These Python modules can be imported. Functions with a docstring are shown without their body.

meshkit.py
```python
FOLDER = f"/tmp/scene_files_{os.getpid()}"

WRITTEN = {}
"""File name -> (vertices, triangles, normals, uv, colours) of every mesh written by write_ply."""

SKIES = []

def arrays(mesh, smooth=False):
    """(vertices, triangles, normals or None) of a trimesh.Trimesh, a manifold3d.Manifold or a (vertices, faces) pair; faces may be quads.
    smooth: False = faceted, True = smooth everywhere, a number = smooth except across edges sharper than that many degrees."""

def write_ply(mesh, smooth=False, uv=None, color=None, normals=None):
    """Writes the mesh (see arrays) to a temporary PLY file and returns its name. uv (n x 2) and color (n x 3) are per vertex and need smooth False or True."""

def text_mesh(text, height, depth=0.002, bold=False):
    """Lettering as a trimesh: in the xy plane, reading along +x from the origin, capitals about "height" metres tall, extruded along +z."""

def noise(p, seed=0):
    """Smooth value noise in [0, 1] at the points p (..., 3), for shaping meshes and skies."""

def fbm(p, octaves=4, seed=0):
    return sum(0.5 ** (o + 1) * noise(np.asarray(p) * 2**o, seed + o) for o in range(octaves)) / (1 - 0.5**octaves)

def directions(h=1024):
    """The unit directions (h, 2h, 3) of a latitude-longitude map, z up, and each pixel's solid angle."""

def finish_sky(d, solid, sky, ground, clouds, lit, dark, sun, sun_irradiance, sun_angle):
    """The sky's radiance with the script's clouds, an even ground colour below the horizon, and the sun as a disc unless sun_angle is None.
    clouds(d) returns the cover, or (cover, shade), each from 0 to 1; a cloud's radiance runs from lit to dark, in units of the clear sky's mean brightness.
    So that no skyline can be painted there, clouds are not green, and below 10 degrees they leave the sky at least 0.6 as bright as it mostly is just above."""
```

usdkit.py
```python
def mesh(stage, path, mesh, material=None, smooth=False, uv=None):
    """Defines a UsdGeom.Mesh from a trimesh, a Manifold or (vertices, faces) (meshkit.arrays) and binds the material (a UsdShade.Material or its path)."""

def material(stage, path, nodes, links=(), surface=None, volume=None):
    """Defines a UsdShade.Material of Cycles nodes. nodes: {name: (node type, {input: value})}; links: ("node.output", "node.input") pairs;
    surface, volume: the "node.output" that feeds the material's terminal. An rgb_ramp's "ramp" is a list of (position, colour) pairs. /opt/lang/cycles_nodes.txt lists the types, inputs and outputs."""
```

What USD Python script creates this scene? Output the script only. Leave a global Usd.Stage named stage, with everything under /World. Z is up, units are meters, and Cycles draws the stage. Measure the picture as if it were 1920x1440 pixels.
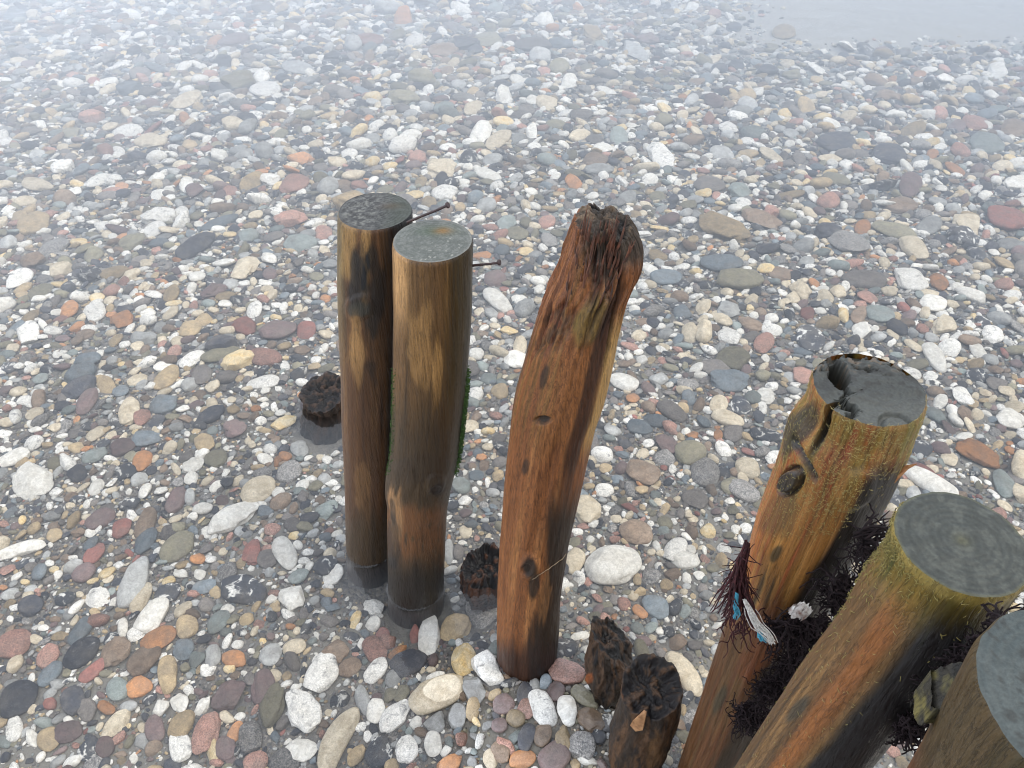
import math
import numpy as np, trimesh, usdkit
from meshkit import noise, fbm
from pxr import Usd, UsdGeom, UsdLux, UsdShade, Gf, Sdf, Vt

stage = Usd.Stage.CreateInMemory()
UsdGeom.Xform.Define(stage, '/World')
# ------------------------------------------------------------------ camera, sky, sun, exposure
CAM_H, PITCH, F = 1.43, math.radians(43.0), 1440.0           # F: focal length in pixels of the 1920 px wide photograph
cam = UsdGeom.Camera.Define(stage, '/World/camera')
cam.CreateHorizontalApertureAttr(36.0)
cam.CreateFocalLengthAttr(36.0 * F / 1920)
cam.CreateExposureAttr(0.68)
cam.CreateClippingRangeAttr((0.02, 1000.0))
cam.AddTranslateOp().Set((0, 0, CAM_H))
cam.AddRotateXOp().Set(90 - math.degrees(PITCH))
SUN_EL, SUN_AZ = math.radians(52), math.radians(-72)          # azimuth from +y towards +x: the bright side of the cloud lies to the left
M = lambda name, nodes, links, **k: usdkit.material(stage, '/World/Looks/' + name, nodes, links, **k)
GLOW = (math.cos(math.radians(50)) * math.sin(SUN_AZ), math.cos(math.radians(50)) * math.cos(SUN_AZ), math.sin(math.radians(50)))
sky_look = M('sky_look', {
    "s": ("sky_texture", {"sky_type": "single_scattering", "sun_disc": False, "sun_elevation": SUN_EL, "sun_rotation": SUN_AZ}),
    "tc": ("texture_coordinate", {}), "n": ("noise_texture", {"scale": 1.6, "detail": 4.0}),
    "r": ("rgb_ramp", {"ramp": [(0.3, (6.3, 7.1, 8.7)), (0.7, (7.4, 8.2, 9.6))]}),
    "d": ("vector_math", {"math_type": "dot_product", "vector2": GLOW}), "dm": ("map_range", {"range_type": "smoothstep", "from_min": -.25, "from_max": 1.0, "to_min": 0.0, "to_max": 1.0, "clamp": True}),
    "gl": ("mix_color", {"blend_type": "add", "b": (7.6, 7.7, 7.9), "use_clamp": False}),
    "m": ("mix_color", {"fac": 0.93, "use_clamp": False}), "bg": ("background_shader", {"strength": 0.1})},
    [("tc.generated", "n.vector"), ("tc.generated", "d.vector1"), ("d.value", "dm.value"), ("dm.result", "gl.fac"), ("n.fac", "r.fac"), ("r.color", "gl.a"), ("s.color", "m.a"), ("gl.result", "m.b"), ("m.result", "bg.color")], surface="bg.background")
dome = UsdLux.DomeLight.Define(stage, '/World/sky')
UsdShade.MaterialBindingAPI.Apply(dome.GetPrim()).Bind(sky_look)
dome.GetPrim().SetCustomDataByKey('kind', 'structure')
sun = UsdLux.DistantLight.Define(stage, '/World/sun')
sun.CreateIntensityAttr(0.4); sun.CreateAngleAttr(25.0); sun.CreateColorAttr(Gf.Vec3f(1.0, 0.93, 0.80)); sun.CreateNormalizeAttr(True)
sun.AddRotateZOp().Set(-math.degrees(SUN_AZ) + 180); sun.AddRotateXOp().Set(-(90 - math.degrees(SUN_EL)))

# ------------------------------------------------------------------ pixel <-> place
CP, SP = math.cos(PITCH), math.sin(PITCH)
RIGHT, UP, FWD, EYE = np.array([1., 0, 0]), np.array([0, SP, CP]), np.array([0, CP, -SP]), np.array([0, 0, CAM_H])


def ray(px, py):
    return (px - 960) / F * RIGHT + (720 - py) / F * UP + FWD


def at_z(px, py, z=0.0):
    d = ray(px, py)
    return EYE + d * ((z - CAM_H) / d[2])


def at_y(px, py, y):
    d = ray(px, py)
    return EYE + d * (y / d[1])


def proj(P):
    q = np.asarray(P, float) - EYE
    z = q @ FWD
    return np.stack([960 + F * (q @ RIGHT) / z, 720 - F * (q @ UP) / z, z], -1)


# ------------------------------------------------------------------ naming and tagging
used = {}


def numbered(path):
    n = used[path] = used.get(path, -1) + 1
    return path if n == 0 else f"{path}_{n:03d}"


def tag(o, label=None, cat=None, group=None, kind=None):
    p = o.GetPrim()
    for k, v in (('label', label), ('category', cat), ('group', group), ('kind', kind)):
        if v:
            p.SetCustomDataByKey(k, v)
    return o


def thing(name, label, cat, group=None):
    x = UsdGeom.Xform.Define(stage, numbered('/World/' + name))
    return tag(x, label, cat, group)


def obj(name, mesh, mat, parent=None, smooth=True, prim=None):
    base = str(parent.GetPath()) if parent is not None else '/World'
    m = usdkit.mesh(stage, numbered(base + '/' + name), mesh, mat, smooth=smooth)
    for k, a in (prim or {}).items():
        a = np.asarray(a, np.float32)
        api = UsdGeom.PrimvarsAPI(m)
        if a.ndim == 2:
            api.CreatePrimvar(k, Sdf.ValueTypeNames.Color3fArray, 'vertex').Set(Vt.Vec3fArray.FromNumpy(a))
        else:
            api.CreatePrimvar(k, Sdf.ValueTypeNames.FloatArray, 'vertex').Set(Vt.FloatArray.FromNumpy(a))
    return m


def sm(a, b, x):
    t = np.clip((x - a) / (b - a), 0, 1)
    return t * t * (3 - 2 * t)


def mixc(c, col, k):
    k = np.clip(k, 0, 1)[..., None]
    return c * (1 - k) + np.asarray(col, float) * k


# ------------------------------------------------------------------ the sea bed and the water
SCOUR = [(*at_z(690, 1040)[:2], .10), (*at_z(780, 1120)[:2], .10), (*at_z(600, 765)[:2], .12), (*at_z(890, 1130)[:2], .06)]


def bed_z(x, y):
    x, y = np.asarray(x, float), np.asarray(y, float)
    slope = -0.050 - 0.030 * np.maximum(y - 0.75, 0) - 0.004 * np.maximum(y - 2.9, 0)
    slope = np.maximum(slope, -.42 - .02 * (y - 4))
    for sx, sy, sr in SCOUR:
        slope = slope - .030 * np.exp(-((x - sx) ** 2 + (y - sy) ** 2) / sr ** 2)
    ridge = 0.062 * np.exp(-((x - 0.06) / 0.27) ** 2 - ((y - 0.58) / 0.24) ** 2)
    left = -0.012 * sm(-0.1, -0.7, x) * sm(1.6, 0.6, y)
    p = np.stack([x * 1.1, y * 1.4, np.zeros_like(x)], -1)
    wav = 0.03 * (fbm(p, 3, 5) - 0.5) * sm(0.6, 2.0, y) + 0.012 * (fbm(p * 5, 2, 8) - 0.5) * sm(0.4, 1.2, y)
    return np.maximum(slope + ridge + left + wav, -1.2)


def grid(xs, ys, zf):
    X, Y = np.meshgrid(xs, ys)
    v = np.stack([X, Y, zf(X, Y)], -1).reshape(-1, 3)
    i, j = np.meshgrid(np.arange(len(xs) - 1), np.arange(len(ys) - 1))
    a = (j * len(xs) + i).ravel()
    return v, np.stack([a, a + 1, a + 1 + len(xs), a + len(xs)], 1)


far = np.geomspace(0.05, 90, 26)
xs = np.concatenate([-4.6 - far[::-1], np.arange(-4.6, 4.6, 0.02), 4.6 + far])
ys = np.concatenate([-far[::-1], np.arange(0.0, 7.4, 0.02), 7.4 + far])
bed_look = M('bed_look', {
    "g": ("geometry", {}), "v": ("voronoi_texture", {"scale": 70.0, "randomness": 1.0}), "v2": ("voronoi_texture", {"scale": 190.0}),
    "n": ("noise_texture", {"scale": 3.0, "detail": 5.0}), "hs": ("separate_color", {}),
    "c1": ("rgb_ramp", {"ramp": [(0, (.05, .048, .046)), (.3, (.115, .106, .094)), (.55, (.165, .148, .122)), (.8, (.09, .088, .088)), (1, (.26, .235, .20))]}),
    "sand": ("rgb_ramp", {"ramp": [(.3, (.10, .093, .082)), (.7, (.19, .178, .152))]}),
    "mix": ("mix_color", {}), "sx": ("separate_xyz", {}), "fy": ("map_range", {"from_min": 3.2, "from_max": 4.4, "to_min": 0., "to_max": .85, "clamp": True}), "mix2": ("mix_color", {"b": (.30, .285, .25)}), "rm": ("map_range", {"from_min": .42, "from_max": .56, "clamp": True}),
    "ds": ("mix_float", {"fac": .5}), "b": ("bump", {"strength": .8, "distance": .004, "invert": True}),
    "p": ("principled_bsdf", {"roughness": .8, "specular_ior_level": .1})},
    [("g.position", "v.vector"), ("g.position", "v2.vector"), ("g.position", "n.vector"), ("v2.color", "hs.color"), ("hs.r", "c1.fac"), ("n.fac", "sand.fac"), ("n.fac", "rm.value"),
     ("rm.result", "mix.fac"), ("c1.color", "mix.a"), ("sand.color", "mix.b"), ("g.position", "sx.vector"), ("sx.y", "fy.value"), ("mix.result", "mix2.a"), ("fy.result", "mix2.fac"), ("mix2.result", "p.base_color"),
     ("v.distance", "ds.a"), ("v2.distance", "ds.b"), ("ds.result", "b.height"), ("b.normal", "p.normal")], surface="p.BSDF")
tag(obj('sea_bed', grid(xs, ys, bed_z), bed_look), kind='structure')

RINGS = [(692, 1022, .048), (780, 1095, .052), (990, 1225, .052)]                # posts A, B, C at the waterline: the water climbs a little at the wood
nodes = {"g": ("geometry", {}), "n1": ("noise_texture", {"scale": 7.0, "detail": 2.0, "distortion": .4}), "n2": ("noise_texture", {"scale": 42.0, "detail": 2.0}),
         "a1": ("math", {"math_type": "multiply", "value2": .004}), "a2": ("math", {"math_type": "multiply_add", "value2": .0003}),
         "b": ("bump", {"strength": 1.0, "distance": 1.0}), "f": ("fresnel", {"IOR": 1.335}),
         "v": ("principled_volume", {"color": (.74, .86, .98), "density": 0.95, "anisotropy": .2}), "t": ("transparent_bsdf", {"color": (1, 1, 1)}), "gl": ("glossy_bsdf", {"color": (1, 1, 1), "roughness": .015}), "mx": ("mix_closure", {})}
links = [("g.position", "n1.vector"), ("g.position", "n2.vector"), ("n1.fac", "a1.value1"), ("n2.fac", "a2.value1"), ("a1.value", "a2.value3")]
last = "a2.value"
for k, (px, py, r) in enumerate(RINGS):
    P = at_z(px, py, 0)
    nodes |= {f"d{k}": ("vector_math", {"math_type": "distance", "vector2": tuple(P)}), f"m{k}": ("map_range", {"range_type": "smoothstep", "from_min": r - .004, "from_max": r + .014, "to_min": .006, "to_max": 0.0, "clamp": True}),
              f"s{k}": ("math", {"math_type": "add"})}
    links += [("g.position", f"d{k}.vector1"), (f"d{k}.value", f"m{k}.value"), (f"m{k}.result", f"s{k}.value1"), (last, f"s{k}.value2")]
    last = f"s{k}.value"
links += [(last, "b.height"), ("b.normal", "f.normal"), ("b.normal", "gl.normal"), ("f.fac", "mx.fac"), ("t.BSDF", "mx.closure1"), ("gl.BSDF", "mx.closure2")]
water_look = M('water_look', nodes, [(a, b) for a, b in links if b != "f.normal"] + [("b.normal", "f.normal")], surface="mx.closure", volume="v.volume")
sea = trimesh.creation.box((188, 186, 1.4))
sea.apply_translation((0, 3, -.7))
tag(obj('water', sea, water_look, smooth=False), kind='structure')

# ------------------------------------------------------------------ wood
def wood_look(name, rough=(.38, .62), grain=.30, spec=.42):
    return M(name, {
        "a": ("attribute", {"attribute": "paint"}), "g": ("geometry", {}), "mp": ("mapping", {"scale": (330., 330., 14.)}), "mp2": ("mapping", {"scale": (900., 900., 300.)}),
        "n": ("noise_texture", {"scale": 1.0, "detail": 3.0, "roughness": .6}), "n2": ("noise_texture", {"scale": 1.0, "detail": 2.0}),
        "gr": ("map_range", {"from_min": .25, "from_max": .75, "to_min": 1 - grain, "to_max": 1 + grain}),
        "gr2": ("map_range", {"from_min": .3, "from_max": .7, "to_min": .78, "to_max": 1.22}),
        "mu": ("math", {"math_type": "multiply"}), "cx": ("combine_xyz", {}), "mc": ("mix_color", {"blend_type": "multiply", "fac": 1.0, "use_clamp": False}),
        "rr": ("map_range", {"from_min": .3, "from_max": .7, "to_min": rough[0], "to_max": rough[1]}),
        "mp3": ("mapping", {"scale": (190., 190., 4.5)}), "n3": ("noise_texture", {"scale": 1.0, "detail": 4.0, "roughness": .55}), "k1": ("math", {"math_type": "subtract", "value2": .5}), "k2": ("math", {"math_type": "absolute"}),
        "k3": ("map_range", {"from_min": .004, "from_max": .030, "to_min": .58, "to_max": 1.0, "clamp": True}), "mu3": ("math", {"math_type": "multiply"}), "h2": ("math", {"math_type": "multiply_add", "value2": .8}),
        "h": ("math", {"math_type": "multiply_add", "value2": .35}), "b": ("bump", {"strength": .55, "distance": .0016}),
        "p": ("principled_bsdf", {"specular_ior_level": spec})},
        [("g.position", "mp.vector"), ("g.position", "mp2.vector"), ("mp.vector", "n.vector"), ("mp2.vector", "n2.vector"), ("n.fac", "gr.value"), ("n2.fac", "gr2.value"),
         ("gr.result", "mu.value1"), ("gr2.result", "mu.value2"), ("g.position", "mp3.vector"), ("mp3.vector", "n3.vector"), ("n3.fac", "k1.value1"), ("k1.value", "k2.value1"), ("k2.value", "k3.value"), ("mu.value", "mu3.value1"), ("k3.result", "mu3.value2"),
         ("mu3.value", "cx.x"), ("mu3.value", "cx.y"), ("mu3.value", "cx.z"), ("a.color", "mc.a"), ("cx.vector", "mc.b"),
         ("mc.result", "p.base_color"), ("n.fac", "rr.value"), ("rr.result", "p.roughness"), ("n2.fac", "h.value1"), ("n.fac", "h.value3"), ("k3.result", "h2.value1"), ("h.value", "h2.value3"), ("h2.value", "b.height"), ("b.normal", "p.normal")], surface="p.BSDF")


W_SMOOTH, W_ROUGH = wood_look('wet_wood', (.26, .5)), wood_look('rotten_wood', (.36, .65), .45, .28)
W_STRAND = wood_look('fibrous_wood', (.5, .75), .45, .3)


def top_look(name, ring=(.84, 1.05)):
    return M(name, {
        "a": ("attribute", {"attribute": "paint"}), "tc": ("texture_coordinate", {}), "w": ("wave_texture", {"wave_type": "rings", "rings_direction": "z", "scale": 60.0, "distortion": .5, "detail": 3.0, "detail_scale": 2.5}),
        "n": ("noise_texture", {"scale": 420.0, "detail": 4.0, "roughness": .7}), "wr": ("map_range", {"from_min": 0., "from_max": 1., "to_min": ring[0], "to_max": ring[1]}),
        "nr": ("map_range", {"from_min": .3, "from_max": .7, "to_min": .7, "to_max": 1.25}), "mu": ("math", {"math_type": "multiply"}), "cx": ("combine_xyz", {}),
        "mc": ("mix_color", {"blend_type": "multiply", "fac": 1.0, "use_clamp": False}), "h": ("math", {"math_type": "multiply_add", "value2": .45}), "b": ("bump", {"strength": .5, "distance": .0016}),
        "p": ("principled_bsdf", {"roughness": .58, "specular_ior_level": .3})},
        [("tc.object", "w.vector"), ("tc.object", "n.vector"), ("w.fac", "wr.value"), ("n.fac", "nr.value"), ("wr.result", "mu.value1"), ("nr.result", "mu.value2"),
         ("mu.value", "cx.x"), ("mu.value", "cx.y"), ("mu.value", "cx.z"), ("a.color", "mc.a"), ("cx.vector", "mc.b"), ("mc.result", "p.base_color"),
         ("w.fac", "h.value1"), ("n.fac", "h.value3"), ("h.value", "b.height"), ("b.normal", "p.normal")], surface="p.BSDF")


CUT, CUT_PLAIN = top_look('cut_wood'), top_look('smooth_cut_wood', (.97, 1.02))


class Post:
    """A round stake given by its axis (two pixels, each with its distance) and by slices (y, left x, right x) of its outline."""

    def __init__(s, top, bottom, slices, ztop=None, zbot=-.22, seg=160, rings=420, cyl=None):
        s.P1, s.P0 = at_y(*top), at_y(*bottom) if bottom else at_y(*top) * np.array([1, 1, 0])
        t = np.linspace(-1.2, 1.4, 1400)
        P = s.P0 + t[:, None] * (s.P1 - s.P0)
        q = proj(P)
        ok = q[:, 2] > .15
        t, P, q = t[ok], P[ok], q[ok]
        o = np.argsort(q[:, 1])
        sl = np.array(sorted(slices), float)
        ts = np.interp(sl[:, 0], q[o, 1], t[o])
        a = proj(s.P0), proj(s.P1)
        tilt = math.atan2(a[1][0] - a[0][0], a[0][1] - a[1][1])
        ax = proj(s.P0 + ts[:, None] * (s.P1 - s.P0))
        dx = ((sl[:, 1] + sl[:, 2]) / 2 - ax[:, 0]) * ax[:, 2] / F
        r = (sl[:, 2] - sl[:, 1]) / 2 * ax[:, 2] / F * math.cos(tilt)
        r[0] /= math.cos(tilt)                                   # the topmost slice is the sawn end: its full width is the diameter
        if cyl:
            r, dx = np.full(len(r), cyl), dx * 0
        z = (s.P0 + ts[:, None] * (s.P1 - s.P0))[:, 2]
        from scipy.interpolate import PchipInterpolator as PI_
        o = np.argsort(z)
        s.ztop = s.P1[2] if ztop is None else ztop
        s.z = np.linspace(zbot, s.ztop, rings)
        zc = np.clip(s.z, z[o][0], z[o][-1])
        s.r = PI_(z[o], r[o])(zc)
        dxx = PI_(z[o], dx[o])(zc)
        tt = (s.z - s.P0[2]) / (s.P1[2] - s.P0[2])
        s.c = s.P0 + tt[:, None] * (s.P1 - s.P0)
        s.c[:, 0] += dxx
        s.seg = seg
        s.ang = np.arange(seg) * 2 * np.pi / seg
        s.A, s.Z = np.meshgrid(s.ang, s.z)
        s.py = proj(np.stack([s.c[:, 0][:, None] + s.r[:, None] * np.cos(s.A), s.c[:, 1][:, None] + s.r[:, None] * np.sin(s.A), s.Z], -1))[..., 1]   # row of the photograph in which each point of the wood is seen
        v = s.c - EYE                                           # t: -1 at the left outline, +1 at the right one
        s.look = np.arctan2(v[:, 0], v[:, 1])
        s.t = np.sin(s.A + s.look[:, None]) if False else np.cos(s.A) * np.cos(s.look)[:, None] - np.sin(s.A) * np.sin(s.look)[:, None]
        s.front = -(np.cos(s.A) * np.sin(s.look)[:, None] + np.sin(s.A) * np.cos(s.look)[:, None])
        s.R = np.repeat(s.r[:, None], seg, 1)
        s.dz = np.zeros_like(s.R)

    def streak(s, ka, kz, seed, o=3):
        return fbm(np.stack([np.cos(s.A) * ka + 7, np.sin(s.A) * ka + 3, s.Z * kz], -1), o, seed)

    def blob(s, t0, y0, rt, ry, wob=.5, seed=1, ka=3., kz=14.):
        n = s.streak(ka, kz, seed) - .5
        d = np.sqrt(((s.t - t0) / rt) ** 2 + ((s.py - y0) / ry) ** 2 + 4 * (s.front < 0)) + wob * n * 2
        return sm(1.15, .65, d)

    def points(s):
        return np.stack([s.c[:, 0][:, None] + s.R * np.cos(s.A), s.c[:, 1][:, None] + s.R * np.sin(s.A), s.Z + s.dz], -1)

    def side(s, extra=None):
        v = s.points()
        if extra is not None:
            v = np.concatenate([v, extra], 0)
        n, g = v.shape[:2]
        i, j = np.meshgrid(np.arange(n - 1), np.arange(g), indexing='ij')
        a, b = i * g + j, i * g + (j + 1) % g
        return v.reshape(-1, 3), np.stack([a, b, b + g, a + g], -1).reshape(-1, 4)

    def surf(s, t, py, out=0.0):
        """The point of the surface seen at outline fraction t and at the axis height of pixel row py, and its outward direction."""
        k, j = np.unravel_index(np.argmin(np.where(s.front > 0, np.abs(s.t - t) * 300 + np.abs(s.py - py), 9e9)), s.t.shape)
        d = np.array([math.cos(s.ang[j]), math.sin(s.ang[j]), 0])
        return s.c[k] + d * (s.R[k, j] + out) + np.array([0, 0, s.dz[k, j]]), d


def bevel(p, n=5, h=.0022):
    for k in range(n):
        p.R[-1 - k] -= h * (1 - math.sqrt(max(0, 1 - ((n - 1 - k) / (n - 1)) ** 2))) if k else h * .9


def flat_top(p, parent, paint, tilt=(0, 0), relief=.0012, name='cut_top', rings=26, hole=None, mat=None):
    """The sawn end of a stake: a mesh in its own frame, with its origin at the pith."""
    rim = p.points()[-1]
    c = p.c[-1].copy(); c[2] = rim[:, 2].mean()
    fr = np.linspace(1, 0.0, rings)[:, None]
    v = (rim - c)[None] * fr[..., None]
    n = fbm(np.stack([v[..., 0] * 90, v[..., 1] * 90, np.zeros(v.shape[:2])], -1), 4, 3) - .5
    v[..., 2] += (1 - fr ** 2) * .0015 + n * relief * 2 * sm(1, .93, fr)
    if hole is not None:
        v[..., 2] -= hole(v[..., 0], v[..., 1])
    g = p.seg
    i, j = np.meshgrid(np.arange(rings - 1), np.arange(g), indexing='ij')
    a, b = i * g + j, i * g + (j + 1) % g
    m = obj(name, (v.reshape(-1, 3), np.stack([a, b, b + g, a + g], -1).reshape(-1, 4)), mat or CUT, parent, prim={'paint': np.clip(paint(v[..., 0], v[..., 1], np.broadcast_to(fr, v.shape[:2])) * np.array([.52, .50, .44]), .004, .9).reshape(-1, 3)})
    m.AddTranslateOp().Set(tuple(map(float, c)))
    return m


def tube_mesh(pts, rad, sides=8, cap=True):
    pts = np.asarray(pts, float)
    rad = np.broadcast_to(rad, (len(pts),))
    t = np.gradient(pts, axis=0); t /= np.linalg.norm(t, axis=1, keepdims=True) + 1e-12
    ref = np.array([0, 0, 1.]) if abs(t[:, 2]).mean() < .8 else np.array([1., 0, 0])
    a = np.cross(t, ref); a /= np.linalg.norm(a, axis=1, keepdims=True) + 1e-12
    b = np.cross(t, a)
    an = np.arange(sides) * 2 * np.pi / sides
    v = pts[:, None] + rad[:, None, None] * (np.cos(an)[None, :, None] * a[:, None] + np.sin(an)[None, :, None] * b[:, None])
    n = len(pts)
    i, j = np.meshgrid(np.arange(n - 1), np.arange(sides), indexing='ij')
    q, w = i * sides + j, i * sides + (j + 1) % sides
    f = np.stack([q, w, w + sides, q + sides], -1).reshape(-1, 4)
    f = np.vstack([f[:, [0, 1, 2]], f[:, [0, 2, 3]]])
    v = v.reshape(-1, 3)
    if cap:
        k = len(v)
        v = np.vstack([v, pts[:1], pts[-1:]])
        j = np.arange(sides)
        f = np.vstack([f, np.stack([np.full(sides, k), (j + 1) % sides, j], 1), np.stack([np.full(sides, k + 1), (n - 1) * sides + j, (n - 1) * sides + (j + 1) % sides], 1)])
    return trimesh.Trimesh(v, f, process=False)


WOOD = np.array([.40, .335, .265])


def wood(c):
    v = np.asarray(c).reshape(-1, 3) * WOOD
    return np.clip(v * np.clip((np.maximum(v.mean(1, keepdims=True), .002) / .045) ** .38, .45, 1.6), .003, .9)


def paint_of(p, c):
    return {'paint': wood(c)}


def base_colour(p, dark, mid, light, seed, k=(5, 2.2)):
    n = p.streak(k[0], k[1], seed, 4)
    n2 = p.streak(k[0] * 3.2, k[1] * 2, seed + 40, 3)
    c = np.ones(n.shape + (3,)) * np.asarray(mid)
    c = mixc(c, light, sm(.52, .72, n * .6 + n2 * .4))
    return mixc(c, dark, sm(.48, .30, n * .6 + n2 * .4))


iron = M('rusty_iron', {"g": ("geometry", {}), "n": ("noise_texture", {"scale": 500.0, "detail": 3.0}), "r": ("rgb_ramp", {"ramp": [(.35, (.010, .006, .006)), (.7, (.042, .016, .012))]}),
                        "p": ("principled_bsdf", {"roughness": .55})}, [("g.position", "n.vector"), ("n.fac", "r.fac"), ("r.color", "p.base_color")], surface="p.BSDF")


def nail(parent, p, q):
    p, q = np.asarray(p), np.asarray(q)
    d = (q - p) / np.linalg.norm(q - p)
    L = np.linalg.norm(q - p)
    pts = [p - d * .012, p, p + d * L * .3, p + d * L * .6 + np.array([0, 0, -.0006]), p + d * (L - .004), p + d * (L - .0032), p + d * (L - .001), q]
    obj('nail', tube_mesh(pts, [.0018, .0020, .0019, .0019, .0020, .0042, .0046, .0040], 10), iron, parent, smooth=40)


GROUP_P = None
# ---- stake A, the one at the back
A = Post((702, 395, 1.03), (692, 1022, at_z(692, 1022)[1]),
         [(395, 632, 773), (480, 632, 771), (600, 635, 769), (750, 641, 763), (900, 646, 752), (1000, 649, 742), (1040, 650, 739)])
A.R += .0016 * (A.streak(6, 3, 2) - .5) + .004 * (A.streak(1.2, 5, 9) - .5)
A.R += .0025 * A.blob(-.45, 575, .4, 26, .3)
bevel(A)
c = base_colour(A, (.06, .036, .02), (.18, .095, .04), (.40, .24, .10), 3)
c = mixc(c, (.46, .31, .13), .8 * A.blob(-.72, 470, .22, 90, .9, 2) + .7 * A.blob(-.3, 480, .12, 120, .9, 4))
c = mixc(c, (.47, .30, .13), .85 * A.blob(-.55, 650, .22, 70, .7, 5) + .6 * A.blob(-.5, 900, .25, 60, .9, 6))
c = mixc(c, (.14, .14, .05), .6 * sm(-.75, -.98, A.t) * sm(800, 500, A.py))
c = mixc(c, (.020, .020, .018), .9 * A.blob(-.5, 535, .3, 75, .7, 7) + .8 * A.blob(-.05, 560, .3, 120, .9, 8))
c = mixc(c, (.07, .085, .078), .7 * A.blob(-.48, 580, .3, 14, .6, 9))
c = mixc(c, (.012, .012, .012), .95 * sm(.05, .4, A.t + .5 * (A.streak(4, 3, 11) - .5)))  # dark right half: wood stain, with the shade next to stake B painted in
c = mixc(c, (.10, .048, .022), .6 * sm(640, 760, A.py) * sm(.3, .0, A.t))
c = mixc(c, (.075, .058, .032), .75 * sm(930, 1010, A.py + 60 * (A.streak(4, 8, 12) - .5)))
c = mixc(c, (.20, .21, .25), .8 * sm(.0, -.016, A.Z + .02 * (A.streak(3, 20, 13) - .5)))
t = thing('wooden_stake', 'round brown stake farthest back with dark right half and a long bent-up nail', 'stake', GROUP_P)
obj('trunk', A.side(), W_SMOOTH, t, prim=paint_of(A, c * .92))


def paint_A(x, y, f):
    n = fbm(np.stack([x * 260, y * 260, x * 0], -1), 4, 6)
    c = np.ones(x.shape + (3,)) * np.array([.085, .088, .095])
    c = mixc(c, (.26, .27, .27), .6 * sm(.54, .68, n) * sm(1, .8, f) * sm(.035, -.02, x))
    c = mixc(c, (.022, .022, .024), .7 * sm(.5, .38, n))
    c = mixc(c, (.09, .055, .03), .8 * np.exp(-(((x - .026) / .016) ** 2 + ((y - .012) / .009) ** 2)))
    return mixc(c, (.05, .07, .05), .5 * sm(.0, .04, x))


flat_top(A, t, paint_A, mat=CUT_PLAIN)
q0 = A.surf(.93, 420)[0]
nail(t, np.array([at_y(775, 412, .985)[0], .985, at_y(775, 412, .985)[2]]), at_y(841, 384, .97))

# ---- stake B, before it
B = Post((811, 450, .93), (780, 1095, at_z(780, 1095)[1]),
         [(450, 735, 888), (500, 736, 887), (600, 738, 884), (700, 737, 876), (800, 734, 866), (850, 731, 860), (885, 725, 853), (915, 724, 846), (960, 727, 838), (1050, 727, 834), (1100, 727, 833), (1130, 727, 833)])
B.R += .0012 * (B.streak(6, 3, 22) - .5) + .003 * (B.streak(1.2, 5, 29) - .5)
B.R += .004 * B.blob(.25, 905, .32, 22, .3) - .004 * B.blob(.28, 916, .14, 9, .2) + .002 * B.blob(-.8, 905, .5, 40, .3)
bevel(B)
c = base_colour(B, (.075, .047, .02), (.20, .118, .045), (.38, .235, .09), 23)
c = mixc(c, (.58, .38, .18), .95 * sm(-.45, -.75, B.t + .3 * (B.streak(8, 2, 33) - .5)) * sm(-1.02, -.9, B.t) * sm(660, 520, B.py))
c = mixc(c, (.50, .32, .13), .8 * B.blob(.1, 705, .13, 60, .8, 34, 6, 4) + .5 * B.blob(-.35, 640, .3, 80, .9, 35))
c = mixc(c, (.07, .065, .03), .8 * sm(.05, .65, B.t + .5 * (B.streak(5, 3, 24) - .5)) * sm(900, 700, B.py))
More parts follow.
